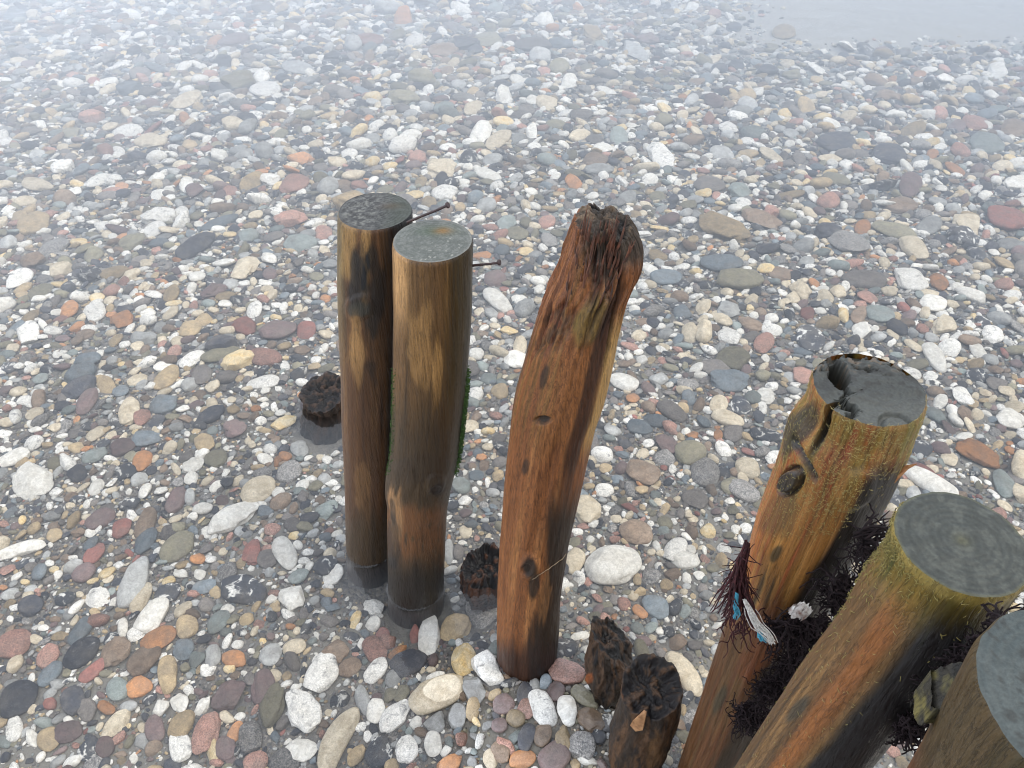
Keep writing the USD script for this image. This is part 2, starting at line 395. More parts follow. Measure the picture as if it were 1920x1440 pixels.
c = mixc(c, (.07, .05, .026), .85 * sm(690, 830, B.py + 90 * (B.streak(5, 4, 25) - .5)))
c = mixc(c, (.028, .022, .016), .85 * B.blob(.3, 915, .28, 18, .4, 26))
c = mixc(c, (.07, .05, .03), .6 * B.blob(0, 880, 1.2, 30, .5, 27))
band = sm(935, 965, B.py + 30 * (B.streak(8, 20, 28) - .5)) * sm(1085, 1010, B.py + 50 * (B.streak(6, 10, 29) - .5))
c = mixc(c, (.25, .115, .042), .9 * band * sm(.42, .55, B.streak(11, 30, 30) * .5 + .32))
c = mixc(c, (.42, .26, .13), .85 * B.blob(-.78, 965, .22, 55, .8, 31, 8, 8))
c = mixc(c, (.032, .027, .02), .9 * sm(1035, 1090, B.py + 60 * (B.streak(4, 8, 32) - .5)) + .7 * B.blob(-.95, 1020, .35, 50, .5, 36))
c = mixc(c, (.03, .025, .02), .6 * B.blob(-.85, 960, .09, 26, .3, 38))
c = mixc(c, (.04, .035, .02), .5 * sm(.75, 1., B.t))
c = mixc(c, (.20, .21, .25), .8 * sm(.0, -.016, B.Z + .02 * (B.streak(3, 20, 13) - .5)))
t = thing('wooden_stake', 'smooth round stake before its twin, with grey top and mossy right edge', 'stake', GROUP_P)
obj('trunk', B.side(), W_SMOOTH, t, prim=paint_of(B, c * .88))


def paint_B(x, y, f):
    n = fbm(np.stack([x * 200, y * 200, x * 0], -1), 4, 16)
    c = np.ones(x.shape + (3,)) * np.array([.125, .14, .14])
    c = mixc(c, (.20, .215, .22), .7 * sm(.5, .62, n))
    c = mixc(c, (.06, .10, .065), .85 * np.exp(-(((x - .004) / .026) ** 2 + ((y - .022) / .014) ** 2)))
    c = mixc(c, (.27, .15, .045), .9 * np.exp(-(((x - .013) / .012) ** 2 + ((y - .022) / .009) ** 2)))
    c = mixc(c, (.55, .56, .56), .6 * sm(.76, .79, fbm(np.stack([x * 420, y * 420, x * 0 + 9], -1), 2, 17)) * sm(-.01, .03, x - y))
    return mixc(c, (.26, .27, .28), .6 * sm(.93, .98, f))


flat_top(B, t, paint_B, mat=CUT_PLAIN)
nail(t, at_y(886, 498, .925), at_y(938, 492, .915))


# ---- fuzz, moss and weed: many thin curves
def curves(name, lines, widths, mat, parent=None):
    base = str(parent.GetPath()) if parent is not None else '/World'
    b = UsdGeom.BasisCurves.Define(stage, numbered(base + '/' + name))
    b.CreateTypeAttr('linear')
    b.CreateCurveVertexCountsAttr([len(l) for l in lines])
    b.CreatePointsAttr(Vt.Vec3fArray.FromNumpy(np.vstack(lines).astype(np.float32)))
    w = np.concatenate([np.broadcast_to(x, (len(l),)) for l, x in zip(lines, widths)]).astype(np.float32)
    b.CreateWidthsAttr(Vt.FloatArray.FromNumpy(w)); b.SetWidthsInterpolation('vertex')
    UsdShade.MaterialBindingAPI.Apply(b.GetPrim()).Bind(mat)
    return b


def plain(name, lo, hi, rough=.6, scale=200., spec=.4):
    return M(name, {"g": ("geometry", {}), "n": ("noise_texture", {"scale": scale, "detail": 3.0}), "r": ("rgb_ramp", {"ramp": [(.32, lo), (.68, hi)]}), "p": ("principled_bsdf", {"roughness": rough, "specular_ior_level": spec})},
             [("g.position", "n.vector"), ("n.fac", "r.fac"), ("r.color", "p.base_color")], surface="p.BSDF")


GREEN = plain('green_moss', (.010, .030, .004), (.05, .10, .012), .8, 300.)
YELLOW = plain('yellow_algae', (.085, .066, .014), (.20, .165, .05), .8, 300.)
PALE = plain('pale_algae', (.14, .11, .035), (.30, .25, .10), .7, 300.)


def fuzz(name, p, parent, mat, n, where, length, seed, wid=.0006, lie=.7):
    """Short hairs of algae on the wood; where(t, py) is their density."""
    rng = np.random.default_rng(seed)
    lines, k = [], 0
    while len(lines) < n and k < n * 40:
        k += 1
        i, j = rng.integers(0, len(p.z)), rng.integers(0, p.seg)
        if p.front[i, j] < -.25 or rng.random() > where(p.t[i, j], p.py[i, j]):
            continue
        d = np.array([math.cos(p.ang[j]), math.sin(p.ang[j]), 0])
        o = p.c[i] + d * (p.R[i, j] - .0003) + np.array([0, 0, p.dz[i, j]])
        tan = np.cross(d, [0, 0, 1.]) * rng.normal(0, 1) + np.array([0, 0, rng.normal(-.5, .8)])
        tan /= np.linalg.norm(tan) + 1e-9
        dr = d * (1 - lie) + tan * lie
        L = length * rng.uniform(.4, 1.2)
        lines.append(np.stack([o, o + dr * L * .5 + d * .0004, o + dr * L + d * -.0002 * lie]))
    return tag(curves(name, lines, [wid] * len(lines), mat, parent), kind='stuff')


fuzz('moss', B, t, GREEN, 1500, lambda u, y: (u > .9) * (0 < (y - 690) / 200 < 1) * (.25 + .75 * math.exp(-((y - 800) / 55) ** 2)), .010, 5, .0013, .35)
fuzz('moss', B, t, GREEN, 350, lambda u, y: (u < -.93) * (0 < (y - 690) / 200 < 1), .005, 6, .0009, .4)

# ---- stake C, leaning, rotten at the top
C = Post((1135, 440, .88), (990, 1225, at_z(990, 1225)[1]),
         [(405, 1082, 1178), (440, 1068, 1198), (490, 1050, 1203), (550, 1024, 1180), (620, 1000, 1163), (680, 983, 1150), (740, 966, 1135), (800, 956, 1115), (900, 945, 1092), (1000, 938, 1070), (1060, 935, 1061), (1120, 932, 1052), (1180, 931, 1049), (1245, 932, 1040)],
         ztop=at_y(1135, 418, .88)[2], seg=200, rings=460)
n1, n2, n3 = C.streak(3, 4, 41), C.streak(9, 3, 42), C.streak(16, 40, 43)
ridge = np.abs(C.streak(5, 2.2, 44) - .5)
up = sm(700, 560, C.py)
C.R += .006 * (n1 - .5) + .002 * (n2 - .5) * (1 + 3 * up)
C.R -= .007 * sm(.05, .0, ridge) * (.08 + up) * (C.t > -.95)
groove = np.abs(C.t - (.62 + .12 * np.sin(C.py / 90)) + .12 * (n2 - .5))
C.R -= .010 * sm(.05, .01, groove) * sm(720, 600, C.py) * (C.front > 0)
cavity = C.blob(.05, 480, .5, 75, .7, 45, 4, 20)                                  # the rotten hollow on the front of the top
cav2 = C.blob(-.62, 620, .42, 55, .8, 46, 5, 20)                                   # a second broken patch lower on the left
C.R -= .013 * cavity + .006 * cav2 * (C.front > .45)
shred = fbm(np.stack([np.cos(C.A) * 7, np.sin(C.A) * 7, C.Z * 22], -1), 5, 47) - .5
fibre = np.abs(fbm(np.stack([np.cos(C.A) * 13, np.sin(C.A) * 13, C.Z * 9], -1), 3, 39) - .5)
C.R += shred * .022 * (cavity + .6 * cav2) + .004 * (n3 - .5) * up + (fibre * .020 - .0012) * sm(590, 500, C.py)
C.R += .007 * C.blob(.1, 592, .34, 60, .4, 48) * (1 - cavity)                     # a slab of sound wood standing proud below the hollow
C.R += .005 * C.blob(-.1, 1062, .3, 26, .3, 49) - .006 * C.blob(-.2, 1066, .16, 13, .2, 50)
C.R -= .006 * C.blob(-.35, 788, .18, 8, .15, 51)
jag = fbm(np.stack([np.cos(C.ang) * 3, np.sin(C.ang) * 3, C.ang * 0], -1), 4, 52) - .5
C.dz += sm(C.ztop - .06, C.ztop, C.Z) * (jag[None] * .016 - .006 * C.t - .010 * (C.front > 0) * C.front)
c = base_colour(C, (.12, .052, .024), (.29, .125, .048), (.42, .21, .085), 53, (4, 1.6))
c = mixc(c, (.30, .14, .05), .7 * C.blob(0, 740, .7, 110, .8, 54))
c = mixc(c, (.20, .16, .05), .8 * C.blob(.1, 600, .34, 55, .6, 55) + .35 * sm(.48, .6, n2) * sm(900, 760, C.py) * sm(.5, .2, C.t))
c = mixc(c, (.46, .33, .14), .9 * sm(.62, .78, C.t + .35 * (n2 - .5)) * sm(560, 640, C.py) * sm(880, 800, C.py))
c = mixc(c, (.06, .028, .018), .8 * sm(.22, .38, C.t + .3 * (n2 - .5)) * sm(.75, .6, C.t) * sm(520, 600, C.py) * sm(960, 860, C.py))
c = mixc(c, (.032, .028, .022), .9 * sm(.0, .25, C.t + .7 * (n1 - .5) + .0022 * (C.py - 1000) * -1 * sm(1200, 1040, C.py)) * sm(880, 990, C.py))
c = mixc(c, (.30, .165, .075), .7 * C.blob(.4, 1120, .22, 55, .8, 56, 8, 10))
c = mixc(c, (.03, .03, .028), .9 * C.blob(-.1, 1062, .24, 20, .4, 57) + .85 * C.blob(-.35, 788, .16, 9, .2, 58) + .7 * C.blob(-.55, 705, .1, 24, .5, 59) + .7 * C.blob(-.55, 875, .1, 18, .5, 61))
c = mixc(c, (.03, .026, .022), .85 * C.blob(.05, 1100, .2, 30, .5, 62))
c = mixc(c, (.05, .024, .018), .85 * sm(1185, 1235, C.py + 40 * (n1 - .5)))
c = mixc(c, (.085, .072, .056), .85 * sm(.0, .25, C.t - .25 + .6 * (n1 - .5)) * sm(520, 470, C.py))
c = mixc(c, (.30, .13, .075), .75 * sm(-.45, -.7, C.t) * sm(640, 560, C.py) * sm(.42, .55, n2))
c = mixc(c, (.07, .056, .045), .9 * cavity * sm(.35, .5, n3 + .1) + .6 * cav2 * sm(.45, .6, n3))
c = mixc(c, (.16, .042, .028), .6 * cavity * sm(.55, .42, n3) * sm(440, 500, C.py) + .6 * cav2 * sm(.5, .4, n3))
c = mixc(c, (.025, .018, .014), .8 * sm(.045, .0, ridge) * (.12 + .88 * up) + .9 * sm(.06, .01, groove) * sm(720, 600, C.py))
c = mixc(c, (.085, .07, .055), .8 * sm(C.ztop - .035, C.ztop - .01, C.Z) * sm(-.75, -.45, C.t))
rim = C.points()[-1]
fr = np.linspace(.94, 0, 26)[:, None]
cc = rim.mean(0)
top = (rim - cc)[None] * fr[..., None] + cc
tn = fbm(np.stack([top[..., 0] * 70, top[..., 1] * 70, top[..., 0] * 0], -1), 4, 63) - .5
top[..., 2] += tn * .030 * sm(1, .85, fr) + .004 * sm(1, .5, fr)
ctop = mixc(np.ones(top.shape) * np.array([.075, .062, .05]), (.24, .19, .14), .8 * sm(.04, .2, tn))
ctop = mixc(ctop, (.02, .018, .016), sm(-.05, -.2, tn))
t = thing('wooden_stake', 'leaning reddish brown stake with a ragged rotten blackened top', 'stake')
v, f = C.side(top)
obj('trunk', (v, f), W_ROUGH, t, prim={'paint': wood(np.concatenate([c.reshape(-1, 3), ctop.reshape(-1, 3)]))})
rng = np.random.default_rng(71)
sl = []
for k in range(70):                                                               # torn splinters and fibres round the hollow
    tt_, yy = rng.uniform(-.7, .7), rng.uniform(410, 570)
    o, d = C.surf(tt_, yy)
    L = rng.uniform(.015, .045)
    up_ = np.array([.10, 0, .97]) + rng.normal(0, .07, 3)
    sl.append(tube_mesh([o - up_ * L * .5 - d * .004, o + d * .001, o + up_ * L * .5 + d * rng.uniform(.001, .004), o + up_ * L + d * rng.uniform(.0, .004)], np.array([1, .9, .6, .1]) * rng.uniform(.0008, .0024), 5))
SPL = plain('torn_fibres', (.02, .014, .011), (.10, .036, .018), .6, 90.)
tag(obj('torn_fibre', trimesh.util.concatenate(sl), SPL, t, smooth=40), kind='stuff')
th = [C.surf(u, 1085 - 45 * (u + .1) ** 1.3 if u > -.1 else 1085, .0012)[0] for u in np.linspace(.0, .93, 14)]
curves('thread', [np.array(th)], [.0009], plain('pale_thread', (.14, .10, .06), (.26, .20, .13), .7))
tag(UsdGeom.BasisCurves.Get(stage, '/World/thread'), 'thin pale thread stuck diagonally round the leaning reddish stake', 'thread')

# ---- stake D, split top, before the weed
D = Post((1628, 728, .50), (1340, 1437, .50),
         [(728, 1525, 1732), (765, 1508, 1727), (815, 1474, 1707), (882, 1455, 1680), (955, 1428, 1641), (1000, 1412, 1612), (1057, 1396, 1580), (1172, 1361, 1532), (1267, 1330, 1488), (1354, 1301, 1446), (1437, 1273, 1403)], seg=200, rings=460)
s1, s2, s3 = D.streak(7, 2, 81), D.streak(14, 4, 82), D.streak(2.5, 5, 83)
D.R += .0016 * (s1 - .5) * 2 + .004 * (s3 - .5)
slit = np.abs(D.t - (-.47 + .0008 * (D.py - 760)) + .06 * (s2 - .5))
D.R -= .012 * sm(.07, .02, slit) * sm(880, 800, D.py) * (D.front > 0)
crack = np.abs((D.py - 861) / 39 - (D.t + .49) / .31)                               # the dark diagonal crack above the knot
crk = sm(.24, .08, crack) * sm(.36, .26, np.abs(D.t + .49)) * (D.front > 0)
D.R -= .006 * crk
kn = np.sqrt(((D.t + .60) / .16) ** 2 + ((D.py - 902) / 21) ** 2 + 4 * (D.front < 0))
D.R += .006 * sm(1.05, .85, kn) - .005 * sm(1.5, 1.25, kn) * sm(1.0, 1.2, kn)
D.R += .004 * D.blob(.45, 920, .3, 40, .3, 84)
bevel(D, 4, .002)
c = base_colour(D, (.10, .05, .018), (.27, .14, .042), (.42, .25, .085), 85, (6, 1.5))
c = mixc(c, (.26, .065, .025), .75 * sm(.56, .68, s2) + .6 * D.blob(.1, 830, .2, 60, .8, 86, 8, 3))
c = mixc(c, (.20, .18, .04), .65 * sm(.45, .62, D.streak(4, 9, 87)) * sm(1000, 860, D.py) + .5 * sm(.5, .8, D.t) * sm(900, 820, D.py))
c = mixc(c, (.36, .15, .045), .7 * sm(-.55, -.85, D.t + .3 * (s1 - .5)) * sm(860, 960, D.py))
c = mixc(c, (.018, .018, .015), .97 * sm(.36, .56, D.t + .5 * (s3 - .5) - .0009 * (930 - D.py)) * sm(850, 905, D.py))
c = mixc(c, (.03, .036, .026), .85 * D.blob(-.8, 800, .22, 50, .5, 88) + .8 * D.blob(-.36, 1040, .1, 18, .3, 89) + .7 * D.blob(-.42, 1110, .07, 45, .5, 90, 9, 3) + .7 * D.blob(-.2, 1130, .05, 50, .5, 91, 9, 3) + .5 * D.blob(-.6, 960, .3, 60, .8, 92))
c = mixc(c, (.05, .032, .015), .75 * sm(1120, 1190, D.py + 60 * (s1 - .5)))
c = mixc(c, (.17, .055, .02), .6 * D.blob(0, 1200, .35, 70, .7, 93) + .35 * sm(.5, .65, s1) * sm(1200, 1300, D.py))
c = mixc(c, (.04, .045, .03), .7 * D.blob(-.45, 1310, .14, 30, .4, 94))
c = mixc(c, (.018, .02, .018), .95 * sm(.085, .04, slit) * sm(890, 820, D.py) + .95 * crk)
c = mixc(c, (.012, .014, .014), .95 * sm(1.6, 1.2, kn) * sm(.95, 1.15, kn))
c = mixc(c, (.028, .033, .036), .9 * sm(1.1, .9, kn))
t = thing('wooden_stake', 'stake with a split hollow top and dark round knot, yellow with algae', 'stake')
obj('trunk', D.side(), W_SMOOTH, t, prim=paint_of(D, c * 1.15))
rD = D.r[-1]


def hole_D(x, y):
    n = fbm(np.stack([x * 130, y * 130, x * 0], -1), 4, 95) - .5
    a = np.sqrt(((x + rD * (.46 - .1 * y / rD)) / (rD * .17)) ** 2 + ((y - rD * .36) / (rD * .40)) ** 2) + .9 * n
    u = np.clip((-.05 - y / rD) / .85, 0, 1)
    cr = np.abs(x / rD + .40 + .20 * u + .5 * n)
    slot = sm(.065, .03, cr) * (y < rD * .05)
    arc = np.abs(np.sqrt((x - rD * .18) ** 2 + (y + rD * .95) ** 2) - rD * .27)
    rag = sm(.1, .25, n + .35 * (y / rD - .35)) * sm(.2, .6, y / rD)
    return .030 * sm(1.1, .8, a) + .009 * slot + .004 * sm(.0035, .001, arc) + .006 * rag


def paint_D(x, y, f):
    n = fbm(np.stack([x * 190, y * 190, x * 0], -1), 4, 96)
    h = hole_D(x, y)
    c = np.ones(x.shape + (3,)) * np.array([.085, .095, .096])
    c = mixc(c, (.05, .05, .05), .7 * sm(.5, .4, n))
    c = mixc(c, (.25, .19, .15), .7 * sm(.55, .66, n) * sm(.2, .7, y / rD))
    c = mixc(c, (.19, .205, .205), .5 * sm(.0, -.6, y / rD))
    c = mixc(c, (.03, .028, .022), .95 * sm(.003, .012, h))
    return mixc(c, (.16, .08, .03), .6 * sm(.02, .03, h) * sm(.5, .6, n))


flat_top(D, t, lambda x, y, f: paint_D(x, y, f) * .72, rings=60, hole=hole_D, relief=.0022, mat=CUT_PLAIN)
o, d = D.surf(.97, 905)
obj('splinter', tube_mesh([o - np.array([.006, 0, .001]), at_y(1700, 876, o[1]), at_y(1719, 870, o[1] - .004)], [.0036, .0022, .0004], 5), plain('splinter_wood', (.22, .09, .03), (.36, .18, .07)), t, smooth=False)
fuzz('algae_fuzz', D, t, PALE, 2600, lambda u, y: (y < 1010) * (.9 * math.exp(-((u - .25) / .5) ** 2) + .3) * (.35 + .65 * (y < 960)) * (1 if u < .5 or y < 890 else .15), .0045, 7, .00032, .85)

# ---- stake E, the big one with rings
E_ = Post((1803, 1015, .33), (1501, 1432, .30),
          [(1015, 1680, 1926), (1060, 1643, 1920), (1130, 1592, 1890), (1218, 1541, 1795), (1268, 1502, 1750), (1329, 1459, 1697), (1432, 1391, 1620)], seg=200, rings=420)
s1, s2, s3 = E_.streak(6, 1.6, 101), E_.streak(3, 6, 102), E_.streak(12, 5, 103)
E_.R += .0016 * (s1 - .5) + .003 * (s2 - .5)
bevel(E_, 5, .002)
dist = E_.ztop - E_.Z
c = base_colour(E_, (.07, .045, .02), (.17, .105, .045), (.26, .165, .07), 104, (5, 2))
c = mixc(c, (.018, .02, .015), .97 * sm(-.06, .14, E_.t + .4 * (s2 - .5)))  # dark algae on the right side, its shade painted into the same colour
st = E_.t + .28 + .3 * (s2 - .5)
c = mixc(c, (.34, .145, .048), .85 * sm(.26, .06, np.abs(st)) * sm(1075, 1120, E_.py + 30 * (s1 - .5)))
c = mixc(c, (.05, .055, .045), .8 * E_.blob(-.62, 1330, .1, 30, .5, 105, 8, 4) + .5 * E_.blob(-.3, 1110, .12, 20, .4, 106))
c = mixc(c, (.24, .19, .035), .85 * sm(.075, .02, dist + .035 * (s2 - .5) + .02 * sm(-.2, .5, E_.t)))
c = mixc(c, (.08, .11, .025), .6 * sm(.05, .02, dist) * sm(-.5, -.8, E_.t) + .5 * sm(.55, .7, s3) * sm(.09, .03, dist))
c = mixc(c, (.36, .31, .10), .8 * sm(.016, .006, dist + .012 * (s3 - .5)))
t = thing('wooden_stake', 'thick stake with growth rings on its grey top and an orange stripe', 'stake')
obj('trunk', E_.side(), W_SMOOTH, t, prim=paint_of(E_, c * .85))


def paint_E(x, y, f):
    n = fbm(np.stack([x * 150, y * 150, x * 0], -1), 4, 110)
    c = np.ones(x.shape + (3,)) * np.array([.085, .097, .095])
    c = mixc(c, (.07, .08, .075), .7 * sm(.5, .4, n))
    c = mixc(c, (.15, .165, .155), .6 * sm(.55, .66, n))
    c = mixc(c, (.17, .165, .08), .5 * np.exp(-(f / .12) ** 2))
    return mixc(c, (.2, .2, .1), .5 * sm(.95, .995, f))


flat_top(E_, t, lambda x, y, f: paint_E(x, y, f) * .78, relief=.0016, rings=40)
fuzz('algae_fuzz', E_, t, YELLOW, 2600, lambda u, y: math.exp(-max(0, (y - 1015 - 45 * u * 0)) / 40) * .9 if u > -.8 else .5 * math.exp(-max(0, y - 1015) / 60), .006, 8, .0005, .65)
fuzz('algae_fuzz', E_, t, PALE, 500, lambda u, y: .3 * (u < .2), .005, 9, .00035, .85)

# ---- stake F at the right edge of the picture
Fp = Post((2050, 1320, .173), (1950, 1440, .172), [(1320, 1843, 2257), (1440, 1690, 2010)], seg=160, rings=420, cyl=.0555)
s1, s2 = Fp.streak(5, 2, 111), Fp.streak(3, 9, 112)
Fp.R += .002 * (s1 - .5) + .003 * (s2 - .5)
bevel(Fp, 5, .002)
c = base_colour(Fp, (.05, .026, .014), (.13, .06, .03), (.22, .10, .045), 113, (5, 3))
c = mixc(c, (.07, .065, .03), .8 * sm(.16, .08, Fp.ztop - Fp.Z + .05 * (s2 - .5)))
t = thing('wooden_stake', 'nearest stake cut by the right edge of the photo, smooth blue-grey top', 'stake')
obj('trunk', Fp.side(), W_SMOOTH, t, prim=paint_of(Fp, c))


def paint_F(x, y, f):
    n = fbm(np.stack([x * 90, y * 90, x * 0], -1), 4, 115)
    c = np.ones(x.shape + (3,)) * np.array([.085, .11, .12])
    c = mixc(c, (.115, .14, .15), .7 * sm(.45, .6, n))
    return mixc(c, (.05, .055, .055), .8 * sm(.66, .72, fbm(np.stack([x * 260, y * 160, x * 0], -1), 2, 116)))


flat_top(Fp, t, lambda x, y, f: paint_F(x, y, f) * .8, relief=.0006, mat=CUT_PLAIN)
# a broken flake of bark on its left side, below the top
k = at_y(1806, 1300, .212)
fl = trimesh.creation.box((.040, .022, .050))
for _ in range(5):
    fl = fl.subdivide()
v = np.array(fl.vertices)
v[:, 0] += .35 * v[:, 2] * (v[:, 2] > 0) + .2 * v[:, 1]
v[:, 2] += .5 * np.minimum(v[:, 0], 0) - .012 * (v[:, 2] < 0) * (v[:, 0] / .02)
v += (fbm(v * np.array([70, 70, 40]), 5, 117)[:, None] - .5) * np.array([.012, .012, .014])
cn = fbm(v * 90, 3, 118)
obj('bark_flake', (v + k, np.array(fl.faces)), W_STRAND, t, prim={'paint': .30 * mixc(mixc(np.ones((len(v), 3)) * np.array([.10, .085, .035]), (.22, .18, .05), sm(.5, .62, cn)), (.03, .025, .016), sm(.5, .38, cn))})


# ---- broken stumps
def stump(name, label, top, bottom, slices, jag, hollow, cols, seed, tilt=(0, 0), seg=120, rings=150, mat=W_ROUGH, rough=.012, ztop=None, paintf=None, zbot=-.16):
    p = Post(top, bottom, slices, ztop=ztop, zbot=zbot, seg=seg, rings=rings)
    pp_ = p.points()
    p.R += rough * 1.9 * (fbm(pp_ * np.array([42, 42, 12.]), 5, seed) - .5) + rough * .5 * (fbm(pp_ * np.array([150, 150, 25.]), 3, seed + 1) - .5)
    j = fbm(np.stack([np.cos(p.ang) * 2.2 + 5, np.sin(p.ang) * 2.2, p.ang * 0], -1), 4, seed + 2) - .5
    lift = j * jag + tilt[0] * np.cos(p.ang) + tilt[1] * np.sin(p.ang)
    p.dz += sm(p.ztop - .09, p.ztop, p.Z) * lift[None]
    rim = p.points()[-1]
    fr = np.linspace(.95, 0, 24)[:, None]
    cc = rim.mean(0)
    off = rim - cc
    circ = np.stack([np.cos(p.ang) * p.r[-1], np.sin(p.ang) * p.r[-1], off[:, 2] * 0], 1)
    kk = sm(.35, 1, fr)[..., None]
    tp = (off[None] * kk + circ[None] * (1 - kk)) * fr[..., None] + cc
    tp[..., 2] += (off[:, 2][None] * kk[..., 0]) * (1 - fr)
    n = fbm(np.stack([tp[..., 0] * 90, tp[..., 1] * 90, tp[..., 0] * 0], -1), 4, seed + 3) - .5
    tp[..., 2] += -hollow * sm(1, .45, fr) + n * .020 * sm(1, .8, fr)
    s1 = p.streak(5, 8, seed + 4)
    c = np.ones(p.R.shape + (3,)) * np.array(cols[0])
    c = mixc(c, cols[1], sm(.45, .62, s1)); c = mixc(c, cols[2], sm(.45, .3, p.streak(8, 25, seed + 5)))
    if paintf:
        c = paintf(p, c)
    ct = mixc(np.ones(tp.shape) * np.array(cols[2]), cols[1], sm(.0, .2, n))
    t = thing(name, label, 'stump')
    obj('trunk', p.side(tp), mat, t, prim={'paint': wood(np.concatenate([c.reshape(-1, 3), ct.reshape(-1, 3)]))})
    return p, t


BLACK, BRN = (.030, .024, .020), (.085, .048, .028)
p, t = stump('rotten_stump', 'thin black rotten stump with a pointed left horn, right of the leaning stake', (1146, 1200, .70), (1150, 1312, .665),
             [(1176, 1112, 1158), (1202, 1106, 1184), (1230, 1103, 1194), (1262, 1103, 1193), (1285, 1110, 1178), (1312, 1116, 1164)], .045, .002, ((.045, .034, .026), (.11, .07, .045), (.018, .015, .013)), 201, (-.040, .012), rough=.018,
             paintf=lambda p, c: mixc(mixc(c, (.20, .085, .035), .8 * p.blob(-.45, 1195, .35, 26, .5, 208)), (.30, .10, .03), .9 * p.blob(-.85, 1272, .22, 9, .3, 209)))
p2, t = stump('rotten_stump', 'thick dark stump with a hollow top and a tan shard, lowest of the stumps', (1218, 1285, .575), (1196, 1425, .545),
              [(1285, 1168, 1280), (1310, 1163, 1278), (1350, 1152, 1266), (1400, 1142, 1248), (1430, 1140, 1238)], .045, .012, ((.055, .040, .030), (.14, .085, .05), (.022, .018, .015)), 211, (.010, .014), rough=.008,
              paintf=lambda p, c: mixc(mixc(c, (.20, .115, .05), .8 * p.blob(.6, 1410, .3, 45, .7, 218)), (.26, .12, .05), .7 * p.blob(-.7, 1290, .25, 16, .4, 219)))
pp = [p2.surf(u, y, w)[0] for u, y, w in ((-.38, 1352, .003), (-.2, 1366, .005), (.02, 1362, .005), (-.28, 1335, .006), (.03, 1330, .006), (-.1, 1312, .006))] + [p2.surf(u, y, -.006)[0] for u, y in ((-.4, 1355), (.06, 1362), (-.05, 1310))]
ap = p2.surf(.0, 1312, .002)[0] + np.array([.001, 0, .022])
sh = trimesh.convex.convex_hull(np.array(pp + [ap, ap + np.array([-.003, .004, -.002])]))
obj('shard', sh, plain('tan_shard', (.16, .075, .03), (.34, .18, .08), .6, 120.), t, smooth=30)
stump('rotten_stump', 'low rust brown stump crumbling at the waterline, left of the back stake', (606, 734, 1.46), (606, 756, at_z(606, 756)[1]),
      [(712, 574, 648), (734, 563, 650), (752, 572, 650), (790, 566, 654)],   .030, .004, ((.06, .042, .034), (.10, .065, .05), (.02, .016, .015)), 221, (.006, .016), rough=.016, zbot=-.1)
stump('rotten_stump', 'dark red rotten stump with torn edges, in the water between two tall stakes', (906, 1062, .93), (906, 1092, at_z(906, 1092)[1]),
      [(1040, 880, 946), (1062, 870, 946), (1085, 869, 944), (1110, 880, 940)],   .06, .006, ((.07, .04, .032), (.13, .065, .042), (.02, .016, .015)), 231, (.006, .016), rough=.022, zbot=-.03)

# ------------------------------------------------------------------ seaweed, rope and scraps
WEED = plain('black_weed', (.004, .003, .0035), (.014, .009, .010), .7, 260., .08)
WEED_R = plain('red_weed', (.012, .005, .006), (.045, .013, .014), .65, 260., .15)


def walk(rng, o, d, L, n, curl, grav=0.0):
    pts = [np.array(o, float)]
    d = np.array(d, float); d /= np.linalg.norm(d)
    for _ in range(n):
        d = d + rng.normal(0, curl, 3) + np.array([0, 0, -grav])
        d /= np.linalg.norm(d)
        pts.append(pts[-1] + d * L / n)
    return np.array(pts)


def weed(name, label, spots, mat, seed, width=.0017):
    """spots: (px, py, distance, px radius x, y, depth spread, strands, direction in the picture (x, y), length, curl)."""
    rng = np.random.default_rng(seed)
    lines, ws = [], []
    for px, py, dist, rx, ry, dd, n, (ux, uy), L, curl in spots:
        for _ in range(int(n * .8)):
            a, q = rng.uniform(0, 2 * np.pi), math.sqrt(rng.random())
            o = at_y(px + rx * q * math.cos(a), py + ry * q * math.sin(a), dist + rng.normal(0, dd))
            d = ux * RIGHT - uy * UP + rng.normal(0, min(.45, curl * 1.2), 3)
            l = walk(rng, o, d, L * rng.uniform(.5, 1.3), 12, curl * 1.1, .11)
            lines.append(l); ws.append(np.linspace(1.15, .55, len(l)) * width * rng.uniform(.7, 1.3))
            for b in range(rng.integers(0, 3)):
                k = rng.integers(2, 8)
                e = walk(rng, l[k], (l[k] - l[k - 1]) / np.linalg.norm(l[k] - l[k - 1]) + rng.normal(0, .7, 3), L * rng.uniform(.15, .4), 4, curl)
                lines.append(e); ws.append(np.linspace(.8, .4, len(e)) * width)
    return tag(curves(name, lines, ws, mat), label, 'seaweed', None, 'stuff') if False else tag(curves(name, lines, ws, mat), label, 'seaweed')


weed('seaweed_tuft', 'dark red wiry seaweed hanging in a fringe off the left side of the split stake',
     [(1400, 1025, .475, 6, 16, .005, 55, (-.26, 1), .075, .07), (1386, 1065, .465, 10, 22, .005, 60, (-.10, 1), .055, .10), (1392, 1095, .455, 10, 18, .004, 45, (.2, 1), .05, .12), (1372, 1150, .458, 6, 10, .004, 5, (-.7, .8), .045, .25), (1400, 1165, .45, 20, 14, .004, 12, (.1, 1), .045, .3)], WEED_R, 301)
weed('seaweed_clump', 'black tangle of wiry seaweed wedged between the split stake and the ringed stake',
     [(1478, 1172, .425, 55, 12, .008, 150, (.8, .15), .045, .3), (1525, 1188, .415, 40, 26, .008, 230, (.5, .1), .032, .45), (1572, 1125, .42, 20, 40, .006, 200, (.5, -.7), .034, .35), (1615, 1055, .425, 12, 30, .008, 60, (.5, -.8), .035, .4), (1500, 1235, .415, 26, 26, .007, 150, (-.2, .9), .034, .4)], WEED, 302)
